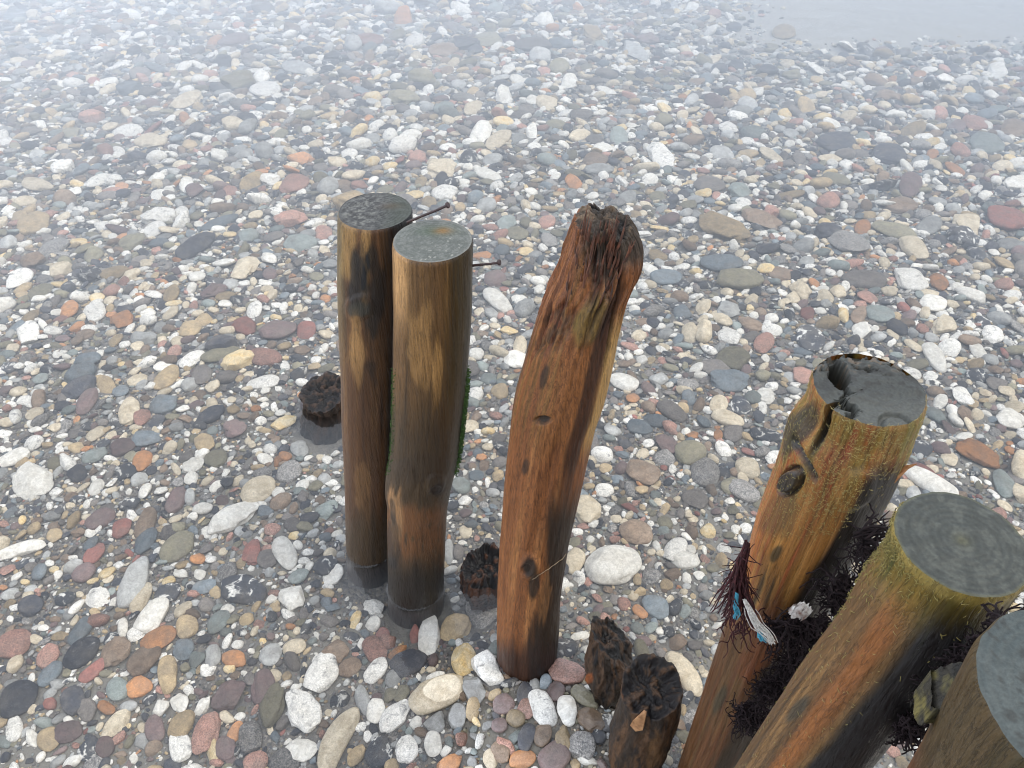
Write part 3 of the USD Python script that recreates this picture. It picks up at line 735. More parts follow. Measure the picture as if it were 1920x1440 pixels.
weed('seaweed_tuft', 'black bushy seaweed tuft hanging low on the split stake below the tangle',
     [(1455, 1290, .420, 32, 24, .006, 230, (-.5, .7), .03, .5), (1415, 1340, .425, 36, 24, .006, 230, (-.55, .7), .03, .5), (1475, 1260, .42, 20, 20, .005, 90, (-.3, .9), .03, .4)], WEED, 303)
weed('seaweed_sprig', 'loose bare seaweed twigs sticking up between the split stake and the ringed top',
     [(1615, 1005, .40, 16, 8, .006, 16, (.8, -.45), .06, .12), (1622, 1022, .40, 16, 10, .006, 30, (.8, .1), .045, .3)], WEED, 304, .0019)
weed('seaweed_strand', 'few thin red strands of seaweed trailing down the left of the ringed stake',
     [(1497, 1262, .385, 3, 6, .001, 7, (.16, 1), .085, .06)], WEED_R, 305, .0012)
weed('seaweed_clump', 'black seaweed mass in the shade between the ringed stake and the nearest stake',
     [(1852, 1206, .264, 26, 14, .004, 150, (.3, .2), .018, .5), (1808, 1250, .264, 24, 22, .004, 220, (.1, .6), .020, .5), (1764, 1304, .264, 24, 24, .004, 260, (-.2, .8), .024, .5), (1780, 1345, .264, 16, 24, .004, 130, (.1, .9), .024, .5), (1712, 1362, .264, 20, 18, .004, 120, (-.3, .9), .024, .5)], WEED, 306)
weed('seaweed_sprig', 'stiff dark seaweed stalks poking out under the right rim of the ringed stake',
     [(1862, 1172, .262, 26, 14, .006, 34, (.75, -.35), .032, .2),], WEED, 307, .0019)

rng = np.random.default_rng(320)
ROPE = plain('rope_fibre', (.20, .19, .17), (.58, .56, .52), .7, 500.)
BLUE = plain('blue_yarn', (.02, .15, .22), (.08, .32, .42), .6, 500.)


def bundle(name, label, cat, px, n, spread, wid, mat, dist):
    base = np.array([at_y(x, y, d) for (x, y), d in zip(px, dist)])
    tt = np.linspace(0, len(base) - 1, 16)
    mid = np.stack([np.interp(tt, np.arange(len(base)), base[:, k]) for k in range(3)], 1)
    lines = []
    for _ in range(n):
        o = rng.normal(0, spread, 3)
        l = mid + o * np.sin(np.linspace(.5, 2.9, 16))[:, None] + np.cumsum(rng.normal(0, spread * .16, (16, 3)), 0)
        lines.append(l[: rng.integers(9, 17)] if rng.random() < .5 else l[rng.integers(0, 6):])
    return tag(curves(name, lines, [wid] * n, mat), label, cat)


bundle('frayed_rope', 'frayed grey-white rope end caught on the seaweed of the split stake', 'rope', [(1396, 1126), (1408, 1150), (1420, 1174), (1438, 1190), (1450, 1206)], 46, .0019, .0007, ROPE, [.418, .412, .404, .398, .394])
bundle('blue_yarn', 'small knot of bright blue yarn left of the frayed rope end', 'yarn', [(1381, 1112), (1378, 1132), (1382, 1150), (1377, 1160)], 30, .0013, .0007, BLUE, [.436, .434, .432, .432])
bundle('blue_yarn', 'two short blue yarn ends hanging below the frayed rope end', 'yarn', [(1424, 1180), (1428, 1194), (1436, 1200)], 14, .0014, .0009, BLUE, [.404, .402, .400])
scr = trimesh.creation.icosphere(4, 1.0)
v = np.array(scr.vertices)
v = v * np.array([.010, .007, .0035]) + (fbm(v * 3.2, 4, 330)[:, None] - .5) * np.array([.014, .010, .014])
obj('foam_scrap', (v + at_y(1500, 1146, .395), np.array(scr.faces)), plain('scrap_look', (.07, .035, .025), (.36, .36, .34), .6, 120.), smooth=True)
tag(UsdGeom.Mesh.Get(stage, '/World/foam_scrap'), 'crumpled whitish scrap lying in the black seaweed tangle', 'scrap')

# ------------------------------------------------------------------ the stones
KINDS = {   # colour word, colour, second colour, pattern, speckle
    'W': ('white', (.70, .68, .62), (.52, .49, .43), 'soft', .06), 'C': ('cream', (.56, .49, .37), (.38, .31, .21), 'soft', .12), 'Y': ('yellowish', (.55, .39, .17), (.60, .52, .36), 'soft', .15),
    'F': ('black and white', (.05, .053, .06), (.56, .55, .51), 'hard', .1), 'M': ('mottled white', (.64, .62, .57), (.15, .15, .15), 'veins', .2), 'G': ('pale grey', (.36, .36, .34), (.26, .26, .25), 'soft', .08),
    'B': ('blue-grey', (.12, .145, .16), (.19, .21, .22), 'soft', .1), 'K': ('dark', (.045, .047, .055), (.075, .075, .08), 'flecks', .1), 'N': ('brown', (.15, .105, .072), (.24, .18, .13), 'soft', .15),
    'O': ('orange', (.42, .20, .085), (.32, .17, .09), 'soft', .12), 'T': ('tan', (.38, .285, .165), (.27, .21, .13), 'soft', .14), 'R': ('red', (.27, .115, .09), (.20, .10, .085), 'soft', .1),
    'P': ('pink', (.35, .195, .15), (.25, .15, .12), 'grain', .35), 'V': ('purple-brown', (.165, .115, .105), (.12, .092, .09), 'soft', .12), 'L': ('olive', (.205, .185, .125), (.15, .14, .10), 'soft', .1),
    'E': ('greenish grey', (.17, .195, .18), (.23, .25, .235), 'soft', .1), 'D': ('grey-brown', (.185, .165, .145), (.12, .11, .105), 'soft', .2), 'S': ('speckled grey', (.27, .255, .235), (.09, .09, .09), 'grain', .5)}


def stone_look(k, wet):
    _, a, b, pat, spk = KINDS[k]
    ramp = {'soft': [(.36, a), (.70, b)], 'hard': [(.55, a), (.61, b)], 'veins': [(.55, a), (.70, b)], 'flecks': [(.5, a), (.64, b), (.69, b), (.72, (.5, .5, .48))], 'grain': [(.40, a), (.52, tuple(.6 * x + .4 * y for x, y in zip(a, b))), (.62, b)]}[pat]
    sc = {'soft': 34., 'hard': 42., 'veins': 60., 'flecks': 55., 'grain': 210.}[pat]
    film = .25 if a[0] > .5 else .5
    return M(f"{KINDS[k][0].replace(' ', '_').replace('-', '_')}_stone" + ('_wet' if wet else ''), {
        "g": ("geometry", {}), "o": ("object_info", {}), "n": ("noise_texture", {"scale": sc, "detail": 6.0, "roughness": .65, "distortion": .8}), "r": ("rgb_ramp", {"ramp": ramp}),
        "n2": ("noise_texture", {"scale": 420.0, "detail": 4.0, "roughness": .75}), "s": ("map_range", {"from_min": .3, "from_max": .7, "to_min": 1 - 1.9 * spk, "to_max": 1 + 1.9 * spk}),
        "n3": ("noise_texture", {"scale": 95.0, "detail": 6.0, "roughness": .7, "distortion": 1.0}), "m3": ("map_range", {"from_min": .25, "from_max": .75, "to_min": .68, "to_max": 1.3}),
        "n4": ("noise_texture", {"scale": 26.0, "detail": 4.0, "roughness": .6}), "fm": ("map_range", {"from_min": .42, "from_max": .72, "to_min": 0., "to_max": film, "clamp": True}),
        "film": ("mix_color", {"b": (.135, .12, .10) if a[0] < .5 else (.40, .36, .28)}),
        "rb": ("map_range", {"from_min": 0., "from_max": 1., "to_min": .62 if a[0] < .5 else .80, "to_max": 1.35 if a[0] < .5 else 1.1}), "mu": ("math", {"math_type": "multiply"}), "mu2": ("math", {"math_type": "multiply"}), "cx": ("combine_xyz", {}),
        "mc": ("mix_color", {"blend_type": "multiply", "fac": 1.0, "use_clamp": False}), "b": ("bump", {"strength": .6, "distance": .003}),
        "p": ("principled_bsdf", {"roughness": .24 if wet else .6, "specular_ior_level": .5 if wet else .12})},
        [("g.position", "n.vector"), ("g.position", "n2.vector"), ("g.position", "n3.vector"), ("g.position", "n4.vector"), ("n.fac", "r.fac"), ("n2.fac", "s.value"), ("n3.fac", "m3.value"), ("n4.fac", "fm.value"),
         ("o.random", "rb.value"), ("s.result", "mu.value1"), ("rb.result", "mu.value2"), ("mu.value", "mu2.value1"), ("m3.result", "mu2.value2"), ("r.color", "film.a"), ("fm.result", "film.fac"),
         ("mu2.value", "cx.x"), ("mu2.value", "cx.y"), ("mu2.value", "cx.z"), ("film.result", "mc.a"), ("cx.vector", "mc.b"), ("mc.result", "p.base_color"), ("n3.fac", "b.height"), ("b.normal", "p.normal")], surface="p.BSDF")


STONE = {(k, w): stone_look(k, w) for k in KINDS for w in (0, 1)}
SPHERES = {n: trimesh.creation.icosphere(n, 1.0) for n in (1, 2, 3)}


def stone_shape(rng, sub, angular, bend=0.0):
    """A water-worn stone of half axes 1; angular ones have flat, softly edged faces."""
    s = SPHERES[sub]
    d = np.array(s.vertices)
    e = rng.uniform(.72, 1.0, 3)
    v = np.sign(d) * np.abs(d) ** e
    v /= np.maximum(np.linalg.norm(v, axis=1, keepdims=True), 1e-9) ** .55
    o = rng.uniform(0, 90, 3)
    v *= 1 + (fbm(d * .9 + o, 2, 3)[:, None] - .5) * (.95 if angular else .55) + (fbm(d * 2.4 + o, 2, 4)[:, None] - .5) * (.42 if angular else .10)
    for _ in range(rng.integers(6, 10) if angular else rng.integers(1, 4)):
        n = rng.normal(size=3); n /= np.linalg.norm(n)
        k = v @ n
        lim = k.max() * rng.uniform(.66 if angular else .74, .90 if angular else .94)
        v -= np.where(k > lim, (k - lim) * .93, 0)[:, None] * n
    ext = (v.max(0) - v.min(0)) / 2
    v = (v - (v.max(0) + v.min(0)) / 2) / ext
    if bend:
        v[:, 1] += bend * (v[:, 0] ** 2 - .5)
    return v, np.array(s.faces)


TABLE = """60 902 66 70 60 Wa|243 770 55 33 45 C|267 782 38 28 45 P|313 708 58 30 25 T|258 713 38 20 0 C|378 703 40 34 30 D|497 670 62 34 -15 P|360 673 52 24 15 M|413 665 75 26 -3 L|493 717 62 26 -5 M|228 598 42 32 8 Oa|130 580 38 30 -10 O
177 585 45 33 20 M|459 612 44 34 -20 R|520 618 72 38 -3 V|575 622 38 30 5 R|357 617 42 30 5 T|382 602 34 22 10 T|53 623 44 36 40 M|230 838 48 34 -8 V|267 863 44 30 35 O|362 872 44 28 3 Wa|317 842 34 18 15 C|273 823 54 30 -15 Ba
180 915 36 20 20 Wa|302 920 28 24 40 Wa|483 918 70 46 15 C|330 938 52 32 35 V|543 885 48 38 10 S|150 725 64 34 10 K|163 752 56 28 35 V|65 775 34 22 5 C|562 842 34 32 -40 Ga|533 792 48 24 10 Ya|423 555 38 22 3 T|322 550 38 24 35 T
460 502 55 36 25 Ca|420 493 42 24 -15 Wa|37 523 52 30 15 M|77 548 48 20 5 L|307 758 50 36 5 B|497 860 28 20 -30 W|405 860 42 34 0 L|383 830 36 34 45 T|177 853 46 26 -3 E|200 725 34 30 40 T|227 733 32 26 30 B|77 710 30 24 -15 E
395 778 60 28 8 K|37 1032 88 26 -20 Wb|534 1036 66 40 -86 W|437 970 104 44 2 Wa|288 1153 74 44 15 W|343 1142 38 24 -5 C|252 1090 98 46 40 G|263 1120 58 34 38 C|182 1120 42 38 0 Ma|315 1112 46 36 -10 F|458 1104 86 54 -28 F|383 1100 44 26 -10 B
333 1025 70 44 10 L|473 1035 48 34 52 Ra|177 1038 46 28 20 R|38 1003 26 22 0 T|102 1003 28 25 0 T|273 1013 56 32 30 B|297 1198 66 40 -8 O|152 1182 58 30 20 B|350 1175 44 40 60 T|410 1165 52 32 20 E|345 1218 40 38 60 B|400 1230 42 28 50 G
368 1235 36 27 0 E|440 1235 48 30 -40 O|507 1227 44 38 20 G|552 1213 44 30 -10 C|217 1223 64 48 10 Na|270 1237 66 44 12 N|153 1223 70 46 8 K|90 1230 48 34 25 P|27 1207 60 52 0 P|93 1263 52 32 12 B|175 1257 56 26 3 R|259 1287 44 41 0 O
315 1265 68 34 62 T|220 1292 44 38 80 E|338 1317 38 32 -60 Wa|380 1325 42 22 20 W|430 1303 68 48 15 Va|510 1323 82 48 48 La|568 1330 86 60 -82 Ma|493 1287 60 46 65 V|607 1260 80 56 30 M|387 1375 76 46 42 Pa|340 1358 56 40 25 T|470 1380 56 42 60 S
442 1372 40 24 25 O|217 1358 64 32 5 C|92 1385 44 40 80 T|62 1385 36 22 85 W|27 1367 46 28 40 M|199 1327 40 22 -80 O|290 1367 50 34 70 V|337 1397 58 40 75 M|288 1403 32 26 0 N|267 1390 30 25 -70 G|422 1403 46 38 60 V|398 1407 44 24 70 Y
480 1430 46 42 0 P|533 1430 56 50 0 S|565 1407 62 42 -30 Wa|636 1388 128 48 38 Cb|33 1310 72 56 10 K|137 1313 54 40 60 K|163 1330 44 33 75 D|127 1372 50 38 -20 V|197 1400 40 33 70 V|167 1403 46 34 25 F|500 1048 38 36 0 D|625 1078 44 33 35 W
372 1048 30 25 0 O|187 972 54 36 5 V|273 980 62 32 38 N|228 990 40 32 30 R|390 997 26 24 0 Wa|560 1080 40 28 10 E|1150 1058 108 72 14 W|1078 1052 50 38 85 C|1100 955 56 52 -30 Ca|805 1195 84 42 80 W|853 1180 62 52 30 T|870 1238 60 50 70 Ya
915 1257 74 46 -60 Ma|705 1257 56 34 22 M|698 1172 40 26 0 W|665 1163 36 20 50 Ya|700 1138 42 32 -30 Ma|820 1300 112 60 10 C|705 1333 46 34 60 W|740 1342 74 42 25 Ma|680 1313 56 27 85 G|815 1357 42 38 0 Ga|812 1395 46 34 80 W|763 1405 50 44 60 M
712 1410 58 50 40 F|1017 1327 72 46 -58 M|1063 1332 56 38 -75 W|1108 1350 52 46 -30 Na|1097 1307 58 32 -25 La|1137 1357 36 32 60 F|1090 1397 54 48 0 S|1120 1380 34 30 0 F|1055 1390 62 32 80 Ta|1103 1427 42 16 10 Wa|945 1320 42 38 0 V|987 1330 38 34 50 P
1042 1297 38 32 60 V|983 1300 42 28 70 K|1003 1283 32 22 80 G|1023 1280 30 23 75 B|955 1282 38 18 25 F|867 1387 38 24 5 P|948 1397 42 22 -35 P|940 1410 42 34 -40 N|987 1383 52 32 75 K|1017 1377 44 34 70 N|1040 1420 62 50 40 V|980 1423 52 32 10 O
843 1433 54 34 15 O|920 1423 36 30 75 C|888 1293 58 38 -65 Ga|887 1330 42 26 75 T|857 1343 46 34 70 G|767 1242 72 48 5 K|778 1197 46 15 82 Ra|743 1227 54 21 5 O|703 1220 56 38 -70 P|717 1190 28 25 0 R|655 1252 46 34 10 N|737 1273 34 28 50 G
753 1300 36 28 35 L|1170 1133 28 25 0 P|1200 1147 34 24 -25 O|1230 1137 56 42 -10 B|1210 1010 28 25 60 M|1267 1030 52 38 60 M|1285 1050 56 34 12 W|1193 997 66 46 -5 N|1282 1262 94 44 -32 C|1062 1262 70 46 -10 P|1062 1215 44 38 0 F|1087 1193 38 16 20 Wa
1250 1097 25 21 0 T|1222 1080 34 31 0 S|873 997 25 23 0 C|842 1035 44 20 85 Ga|1375 670 60 45 15 L|1368 712 74 46 5 Ba|1432 643 40 34 60 P|1507 705 50 31 -5 P|1650 590 52 29 5 E|1613 620 40 28 -10 Wa|1750 568 46 33 8 W|1707 523 62 36 -12 M
1760 528 44 26 -25 Oa|1353 493 78 34 8 B|1387 523 88 40 5 L|1620 523 80 34 8 D|1463 513 44 26 0 N|1883 493 38 25 -15 T|1753 670 64 28 -35 W|1713 648 38 18 -10 C|1833 657 38 20 -10 Wa|1895 785 48 38 -5 W|1832 853 82 40 -8 Oa|1807 818 30 26 70 Wa
1745 905 104 34 -5 W|1730 885 48 27 -8 R|1883 905 60 34 -38 E|1348 757 36 33 70 C|1388 760 40 32 -20 F|1435 743 38 32 20 Wa|1365 785 62 30 -8 C|1320 790 31 26 0 B|1375 810 38 35 80 D|1322 885 58 52 -50 S|1402 877 48 37 0 C|1395 920 62 38 -12 S
1303 935 50 36 0 D|1370 910 36 33 0 L|1407 607 48 24 -12 N|1353 597 48 22 -25 C|1293 627 34 29 -60 C|1367 630 44 30 0 M|1447 620 40 19 5 M|1520 637 54 46 -20 F|1513 588 27 22 0 R|1610 590 36 26 85 N|1772 610 42 38 40 Ca|1862 627 40 31 -20 M
1813 780 40 22 3 N|1727 840 38 30 5 F|1780 860 31 25 -20 C|1820 800 38 14 -15 C|1300 815 25 21 60 O|1437 817 62 24 8 F|1357 843 38 23 -15 M|1403 847 31 17 -15 R|1317 577 36 24 20 C|1907 893 36 30 0 D|1547 557 36 19 -20 C|1627 557 38 25 5 P
1663 563 37 21 -5 F|1887 733 31 21 0 C|1763 753 26 23 60 Wa|1822 757 25 22 0 T|1352 427 108 44 -12 Ta|1427 410 78 34 -6 Na|1617 427 32 28 85 O|1887 410 72 40 -8 R|1713 463 58 34 -25 C|1810 420 54 37 -20 Ca|1743 423 44 34 40 G|1677 433 82 28 -3 L
1590 453 72 40 -5 S|1657 380 40 20 -15 Wa|1587 87 31 26 0 W|1532 130 40 21 -5 W|1773 147 34 22 20 Wa|1870 133 40 22 -20 W|1447 293 52 20 -14 C|1557 297 42 17 15 C|1353 290 48 23 -5 G|1513 202 46 19 -5 T|1567 337 54 22 -5 L|1707 347 48 38 -70 V
1907 343 46 30 15 Wa|1477 367 60 14 8 T|1827 230 46 25 -10 P|1710 247 46 20 15 T|1667 287 62 38 -5 K|1790 317 42 20 -8 O|1748 290 21 17 0 O|1483 250 31 20 5 G|1297 207 28 18 10 C|1337 112 28 15 5 C|902 248 46 36 48 Wa|935 262 58 28 30 C
828 315 56 36 5 Ca|913 327 54 22 -20 W|833 360 50 28 5 M|777 365 40 20 3 Y|953 130 29 27 0 W|938 147 38 21 5 G|972 152 36 14 -8 W|1068 157 31 22 10 Wa|1025 193 48 20 -3 Ca|887 203 36 24 20 C|945 183 38 25 -30 Wa|1137 170 38 16 -10 W
1190 97 54 25 -30 Ga|1112 60 40 29 -20 Ta|867 20 42 12 -12 W|757 38 37 21 5 O|1088 253 48 21 28 C|1130 277 36 19 -5 W|1117 300 46 29 5 N|1123 317 56 21 3 G|1240 290 58 36 -35 Ma|1077 345 36 18 -18 O|1175 373 38 22 20 Ga|1247 203 33 18 0 Y
1183 235 23 17 10 Wa|1160 257 38 27 -15 E|750 300 23 19 -30 R|997 252 25 21 80 W|968 437 46 25 -8 L|950 418 38 22 0 E|1030 450 33 30 0 S|1237 428 38 18 3 Y|1232 478 44 24 -5 T|933 563 62 32 -38 W|974 562 31 19 -20 W|954 620 34 20 -10 Y
975 650 44 26 85 C|1169 716 58 32 -10 W|1186 746 28 22 30 O|1219 507 48 19 -28 W|1181 649 38 17 -5 P|283 265 56 28 -8 C|350 187 64 26 12 C|497 168 58 30 0 M|68 347 52 26 -25 C|187 338 56 19 20 M|63 418 58 38 10 T|100 463 60 28 8 S
155 467 42 19 -3 L|247 453 50 29 8 L|553 343 56 35 10 P|473 343 46 24 20 T|350 347 33 27 60 W|240 247 56 20 -5 M|207 237 33 22 30 C|593 212 30 15 0 C|287 241 42 15 25 R|557 127 58 25 -12 G|132 248 33 21 5 L|550 320 38 17 3 O
607 437 33 23 0 P|413 417 74 17 12 B|367 460 82 32 18 K|563 455 62 33 -8 E|230 351 26 13 3 O|290 430 42 21 5 M|700 205 24 12 0 W|830 95 60 26 5 N|915 75 62 28 4 L|1000 85 70 26 0 D|690 75 60 24 0 P|440 75 60 24 5 V|1470 60 44 26 0 T|60 245 42 18 0 D
1900 240 44 34 0 N|1850 270 60 36 -5 E|1570 265 70 34 10 K|906 1148 62 64 60 S|1690 385 54 30 10 N|1330 345 60 30 0 D|1250 520 60 30 5 B|1160 450 54 30 -10 D|1340 690 60 34 0 D|1205 885 66 44 -8 N|1260 770 60 32 -20 D|1200 800 50 30 0 B|1290 720 44 26 15 S"""

rng = np.random.default_rng(2024)
CELL = .004
GX0, GY0, GW, GH = -4.4, .25, 2200, 1760
occ = np.zeros((GH, GW), np.uint8)


def footprint(x, y, a, b, th, grow=1.0):
    m = max(a, b) * grow
    i0, i1 = int((x - m - GX0) / CELL), int((x + m - GX0) / CELL) + 2
    j0, j1 = int((y - m - GY0) / CELL), int((y + m - GY0) / CELL) + 2
    if i0 < 0 or j0 < 0 or i1 > GW or j1 > GH:
        return None
    X = (np.arange(i0, i1) + .5) * CELL + GX0 - x
    Y = ((np.arange(j0, j1) + .5) * CELL + GY0 - y)[:, None]
    u, v = X * math.cos(th) + Y * math.sin(th), -X * math.sin(th) + Y * math.cos(th)
    return (slice(j0, j1), slice(i0, i1)), (u / (a * grow)) ** 2 + (v / (b * grow)) ** 2 < 1


stones = []                                                                        # x, y, z, a, b, c, turn, kind, angular, bend, from the photo, image size
for row in TABLE.replace('\n', '|').split('|'):
    px, py, w, h, ang, kd = row.split()
    px, py, w, h, ang = float(px), float(py), float(w), float(h), math.radians(float(ang))
    P = at_z(px, py, -.03)
    for _ in range(6):
        Zd = proj(P)[2]
        c = .40 * math.sqrt(w * h) / 2 * Zd / F
        P = at_z(px, py, float(bed_z(P[0], P[1])) + .55 * c)
    Zd = proj(P)[2]
    R2 = np.array([[math.cos(ang), -math.sin(ang)], [math.sin(ang), math.cos(ang)]])
    S = R2 @ np.diag([(w / 2) ** 2, (h / 2) ** 2]) @ R2.T * (Zd / F) ** 2
    v = P - EYE
    hd = math.hypot(v[0], v[1])
    se, ce = -v[2] / np.linalg.norm(v), hd / np.linalg.norm(v)
    c2 = min((c * ce) ** 2, .45 * S[1, 1])
    c = math.sqrt(c2) / ce if ce > .05 else c
    G = np.array([[S[0, 0], S[0, 1] / se], [S[0, 1] / se, (S[1, 1] - c2) / se ** 2]])
    ev, U = np.linalg.eigh(G)
    ev = np.maximum(ev, (.3 * c) ** 2)
    a, b = math.sqrt(ev[1]), math.sqrt(ev[0])
    if a > 2.6 * b and 'b' not in kd:
        b = a / 2.6
    az = math.atan2(v[0], v[1])
    th = math.atan2(U[1, 1], U[0, 1]) - az
    stones.append([P[0], P[1], P[2], a, b, c, th, kd[0], 'a' in kd, .5 if 'b' in kd else 0., True, w * h, px, py])
    fp = footprint(P[0], P[1], a, b, th, .95)
    if fp:
        occ[fp[0]] |= fp[1].astype(np.uint8)
for p in (A, B, C, D, E_, p2):                                                     # no stone inside the wood
    k = int(np.argmin(np.abs(p.z)))
    fp = footprint(p.c[k, 0], p.c[k, 1], p.r[k], p.r[k], 0)
    if fp:
        occ[fp[0]] |= fp[1].astype(np.uint8)

for sx, sy, sr in SCOUR:
    fp = footprint(sx, sy, sr * .75, sr * .75, 0)
    occ[fp[0]] |= fp[1].astype(np.uint8)

NEAR = ('NVDLBEKFTPSWCMORGY', np.array([11, 5, 14, 9, 8, 6, 8, 13, 8, 5, 8, 14, 15, 15, 1.6, .7, 15, 2.2]))


def scatter(a_of, n, ok, sink, wear):
    pts = rng.uniform((GX0 + .1, GY0 + .02), (GX0 + GW * CELL - .1, GY0 + GH * CELL - .1), (n, 2))
    kinds = rng.choice(list(NEAR[0]), n, p=NEAR[1] / NEAR[1].sum())
    q = proj(np.column_stack([pts, np.full(n, -.05)]))
    m = 560
    keep = (q[:, 0] > -m) & (q[:, 0] < 1920 + m) & (q[:, 1] > -60) & (q[:, 1] < 1440 + m)
    dens = rng.random(n)
    for k in np.nonzero(keep)[0]:
        x, y = pts[k]
        a = a_of(y) * math.exp(rng.normal(0, .28))
        bare = sm(150, 20, q[k, 1]) * sm(1050, 1500, q[k, 0]) * .75 + .25 * sm(190, 90, q[k, 1])
        if dens[k] < bare:
            continue
        b = a * rng.uniform(.45, .98)
        c = min(b, a * rng.uniform(.30, .6)) * .92
        th = rng.normal(.35, .9)
        fp = footprint(x, y, a, b, th)
        if fp is None:
            continue
        on = occ[fp[0]][fp[1]]
        if on.mean() > ok:
            continue
        occ[fp[0]] |= fp[1].astype(np.uint8)
        z = float(bed_z(x, y)) + sink * c
        stones.append([x, y, z, a, b, c, th, str(kinds[k]), rng.random() < wear, 0., False, 4 * a * b * (F / q[k, 2]) ** 2 * .8, q[k, 0], q[k, 1]])


size = lambda y: .0155 + .0055 * min(max(y - .4, 0), 3.2)
scatter(lambda y: size(y) * 1.3, 2600, .22, .55, .6)
scatter(lambda y: size(y) * .90, 30000, .28, .45, .6)
scatter(lambda y: size(y) * .62, 110000, .34, .45, .7)
scatter(lambda y: size(y) * .42, 150000, .42, .45, .75)
scatter(lambda y: size(y) * .25, 150000, .5, .55, .8)
# the gaps: fine gravel wherever the bed still shows
fill = rng.uniform((GX0 + .1, GY0 + .02), (GX0 + GW * CELL - .1, 4.6), (330000, 2))
fa = np.array([size(min(y, 3.2)) for y in fill[:, 1]]) * rng.uniform(.10, .26, len(fill))
q = proj(np.column_stack([fill, np.full(len(fill), -.05)]))
free = occ[((fill[:, 1] - GY0) / CELL).astype(int), ((fill[:, 0] - GX0) / CELL).astype(int)] == 0
keep = free & (q[:, 0] > -520) & (q[:, 0] < 2440) & (q[:, 1] > 90) & (q[:, 1] < 1600) & (rng.random(len(fill)) < np.clip(1.5 / (.4 + fill[:, 1]), .25, 1))
fz = bed_z(fill[:, 0], fill[:, 1])
fk = rng.choice(list('NDLTSVGBECWO'), len(fill), p=np.array([12, 20, 13, 14, 14, 6, 9, 6, 7, 6, 3, 1]) / 111)
for k in np.nonzero(keep)[0]:
    a = fa[k]
    stones.append([fill[k, 0], fill[k, 1], float(fz[k]) + a * rng.uniform(.0, .7), a, a * rng.uniform(.55, .95), a * rng.uniform(.4, .7), rng.uniform(0, 6.3), str(fk[k]), True, 0., False, 0., q[k, 0], q[k, 1]])
ground = list(stones)
in_view = [s for s in ground if 0 < s[12] < 1920 and 0 < s[13] < 1440]
single = sorted(in_view, key=lambda s: -s[11] * (1.25 if s[10] else 1))[:300]
chosen = {id(s) for s in single}

MARKS = [(650, 400, 'the back stake'), (811, 440, 'the mossy stake top'), (1130, 430, 'the leaning stake top'), (990, 1230, 'the leaning stake foot'), (780, 1110, 'the mossy stake foot'),
         (690, 1040, 'the back stake foot'), (1630, 730, 'the split stake top'), (1800, 1015, 'the ringed stake top'), (605, 720, 'the rusty stump'), (1146, 1220, 'the thin stump'), (1215, 1330, 'the thick stump'), (840, 384, 'the bent nail'), (938, 492, 'the lower nail'),
         (1385, 1100, 'the red seaweed')]
SHAPE = lambda s: ('curved' if s[9] else 'angular' if s[8] else 'long' if s[3] > 1.9 * s[4] else 'oval' if s[3] > 1.3 * s[4] else 'round')
areas = sorted(s[11] for s in single)
BIGNESS = lambda s: ('large' if s[11] > areas[int(.85 * len(areas))] else 'medium' if s[11] > areas[int(.4 * len(areas))] else 'small')
ROWS = ["in the photo's top", "in the photo's upper part", "in the photo's upper middle", "in the photo's lower middle", "in the photo's lower part", "in the photo's bottom"]


def where(s):
    best = min(MARKS, key=lambda m: math.hypot(m[0] - s[12], m[1] - s[13]))
    dx, dy = s[12] - best[0], s[13] - best[1]
    if math.hypot(dx, dy) < 340:
        side = ('right of' if dx > 0 else 'left of') if abs(dx) > 1.6 * abs(dy) else ('below' if dy > 0 else 'above') if abs(dy) > 1.6 * abs(dx) else ('below and right of' if dx > 0 else 'below and left of') if dy > 0 else ('above and right of' if dx > 0 else 'above and left of')
        return f"{side} {best[2]}", math.hypot(dx, dy), 0
    col = ['far left', 'left', 'centre', 'right', 'far right'][min(4, int(s[12] / 384))]
    return f"{ROWS[min(5, int(s[13] / 240))]} {col}", s[12], 1


groups = {}
for s in single:
    w_, key, kind_ = where(s)
    groups.setdefault((f"{BIGNESS(s)} {KINDS[s[7]][0]} {SHAPE(s)} stone", w_), []).append((key, kind_, s))
ORD = ['first', 'second', 'third', 'fourth', 'fifth', 'sixth', 'seventh', 'eighth', 'ninth']
label_of = {}
for (what, w_), lst in groups.items():
    lst.sort(key=lambda x: x[0])
    for n_, (key, kind_, s) in enumerate(lst):
        if len(lst) == 1:
            label_of[id(s)] = f"{what} {w_}"
        elif kind_ == 0:
            label_of[id(s)] = f"{what} {w_}, {'nearest' if n_ == 0 else ORD[n_] + ' nearest'}"
        else:
            label_of[id(s)] = f"{what} {w_}, {ORD[n_]} from left"
NAMED = {(1150, 1058): 'very large smooth white stone right of the leaning stake, above the thin black stump', (60, 902): 'large rounded white stone near the left edge, brightest on that side', (636, 1388): 'long curved pale stone at the bottom edge',
         (870, 1238): 'yellow angular rock just left of the foot of the leaning stake', (805, 1195): 'upright long white stone touching the foot of the mossy stake', (853, 1180): 'beige drop-shaped stone beside the upright long white stone', (915, 1257): 'white angular rock touching the left foot of the leaning stake',
         (568, 1330): 'large upright white flint block near the bottom, left of the curved pale stone', (37, 1032): 'white bone-shaped stone at the left edge', (1017, 1327): 'white oval stone with dark marks, left of a twin white stone below the leaning stake', (1063, 1332): 'plain white stone, right one of the pair below the leaning stake',
         (1352, 427): 'very large angular tan slab right of the top of the leaning stake', (778, 1197): 'narrow brick red chip left of the upright long white stone', (534, 1036): 'smooth white egg-shaped stone standing upright, left of the back stake foot', (1753, 670): 'long white stone slanting down to the right, behind the split stake top'}
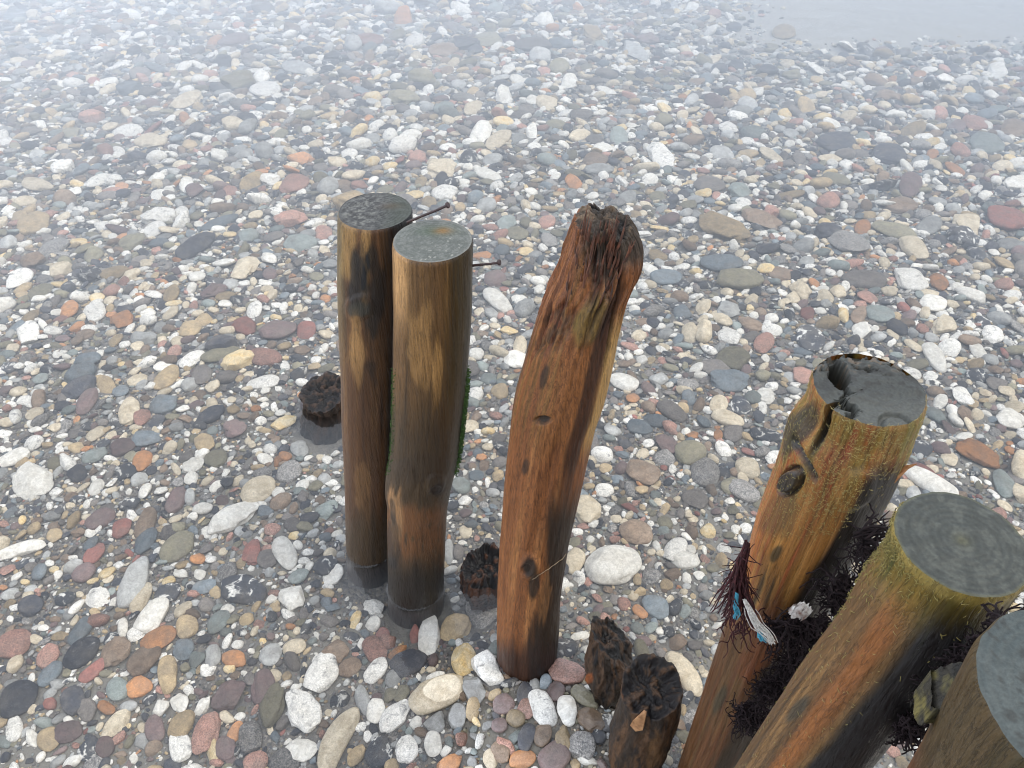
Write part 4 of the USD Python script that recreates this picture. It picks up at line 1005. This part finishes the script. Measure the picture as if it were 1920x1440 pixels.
for i, s in enumerate(single):
    v, f = stone_shape(rng, 3, s[8], s[9])
    v = v * np.array(s[3:6])
    ct, st_ = math.cos(s[6]), math.sin(s[6])
    v = np.stack([v[:, 0] * ct - v[:, 1] * st_, v[:, 0] * st_ + v[:, 1] * ct, v[:, 2]], 1)
    wet = int(s[2] + s[5] > .002)
    m = obj('pebble', (v, f), STONE[s[7], wet], smooth=True)
    m.AddTranslateOp().Set((float(s[0]), float(s[1]), float(s[2])))
    tag(m, NAMED.get((round(s[12]), round(s[13]))) if s[10] and (round(s[12]), round(s[13])) in NAMED else label_of[id(s)], 'stone', 'larger stones on the sea bed')


def instancer(name, label, items, sub, nshape, seed):
    r = np.random.default_rng(seed)
    pi = UsdGeom.PointInstancer.Define(stage, '/World/' + name)
    tag(pi, label, 'pebbles', None, 'stuff')
    targets, index = [], {}
    for key in sorted({(s[7], int(s[2] + s[5] > .002)) for s in items}):
        index[key] = len(targets)
        for k in range(nshape):
            path = f"/World/{name}/shapes/{KINDS[key[0]][0].replace(' ', '_').replace('-', '_')}{'_wet' if key[1] else ''}_pebble_{k:03d}"
            usdkit.mesh(stage, path, stone_shape(r, sub, k % 3 == 0), STONE[key], smooth=True)
            targets.append(path)
    pi.CreatePrototypesRel().SetTargets(targets)
    n = len(items)
    pos = np.array([s[:3] for s in items], np.float32)
    th = np.array([s[6] for s in items])
    tilt = r.normal(0, .26, (n, 2))
    q = []
    for k in range(n):
        rot = Gf.Rotation(Gf.Vec3d(0, 0, 1), math.degrees(th[k])) * Gf.Rotation(Gf.Vec3d(1, 0, 0), math.degrees(tilt[k, 0])) * Gf.Rotation(Gf.Vec3d(0, 1, 0), math.degrees(tilt[k, 1]))
        g = rot.GetQuat()
        q.append(Gf.Quath(float(g.GetReal()), *[float(x) for x in g.GetImaginary()]))
    pi.CreatePositionsAttr(Vt.Vec3fArray.FromNumpy(pos))
    pi.CreateOrientationsAttr(Vt.QuathArray(q))
    pi.CreateScalesAttr(Vt.Vec3fArray.FromNumpy(np.array([s[3:6] for s in items], np.float32)))
    pi.CreateProtoIndicesAttr(Vt.IntArray.FromNumpy(np.array([index[s[7], int(s[2] + s[5] > .002)] + r.integers(0, nshape) for s in items], np.int32)))


rest = [s for s in ground if id(s) not in chosen]
instancer('pebble_bed', 'countless smaller mixed pebbles covering the shallow sea bed', [s for s in rest if s[11] > 0], 2, 9, 401)
instancer('gravel', 'fine mixed gravel filling the gaps between the pebbles', [s for s in rest if s[11] <= 0], 1, 4, 402)
print('stones', len(ground), 'single', len(single), 'rest', len(rest), 'distinct labels', len(set(label_of.values())), 'cover', occ.mean())
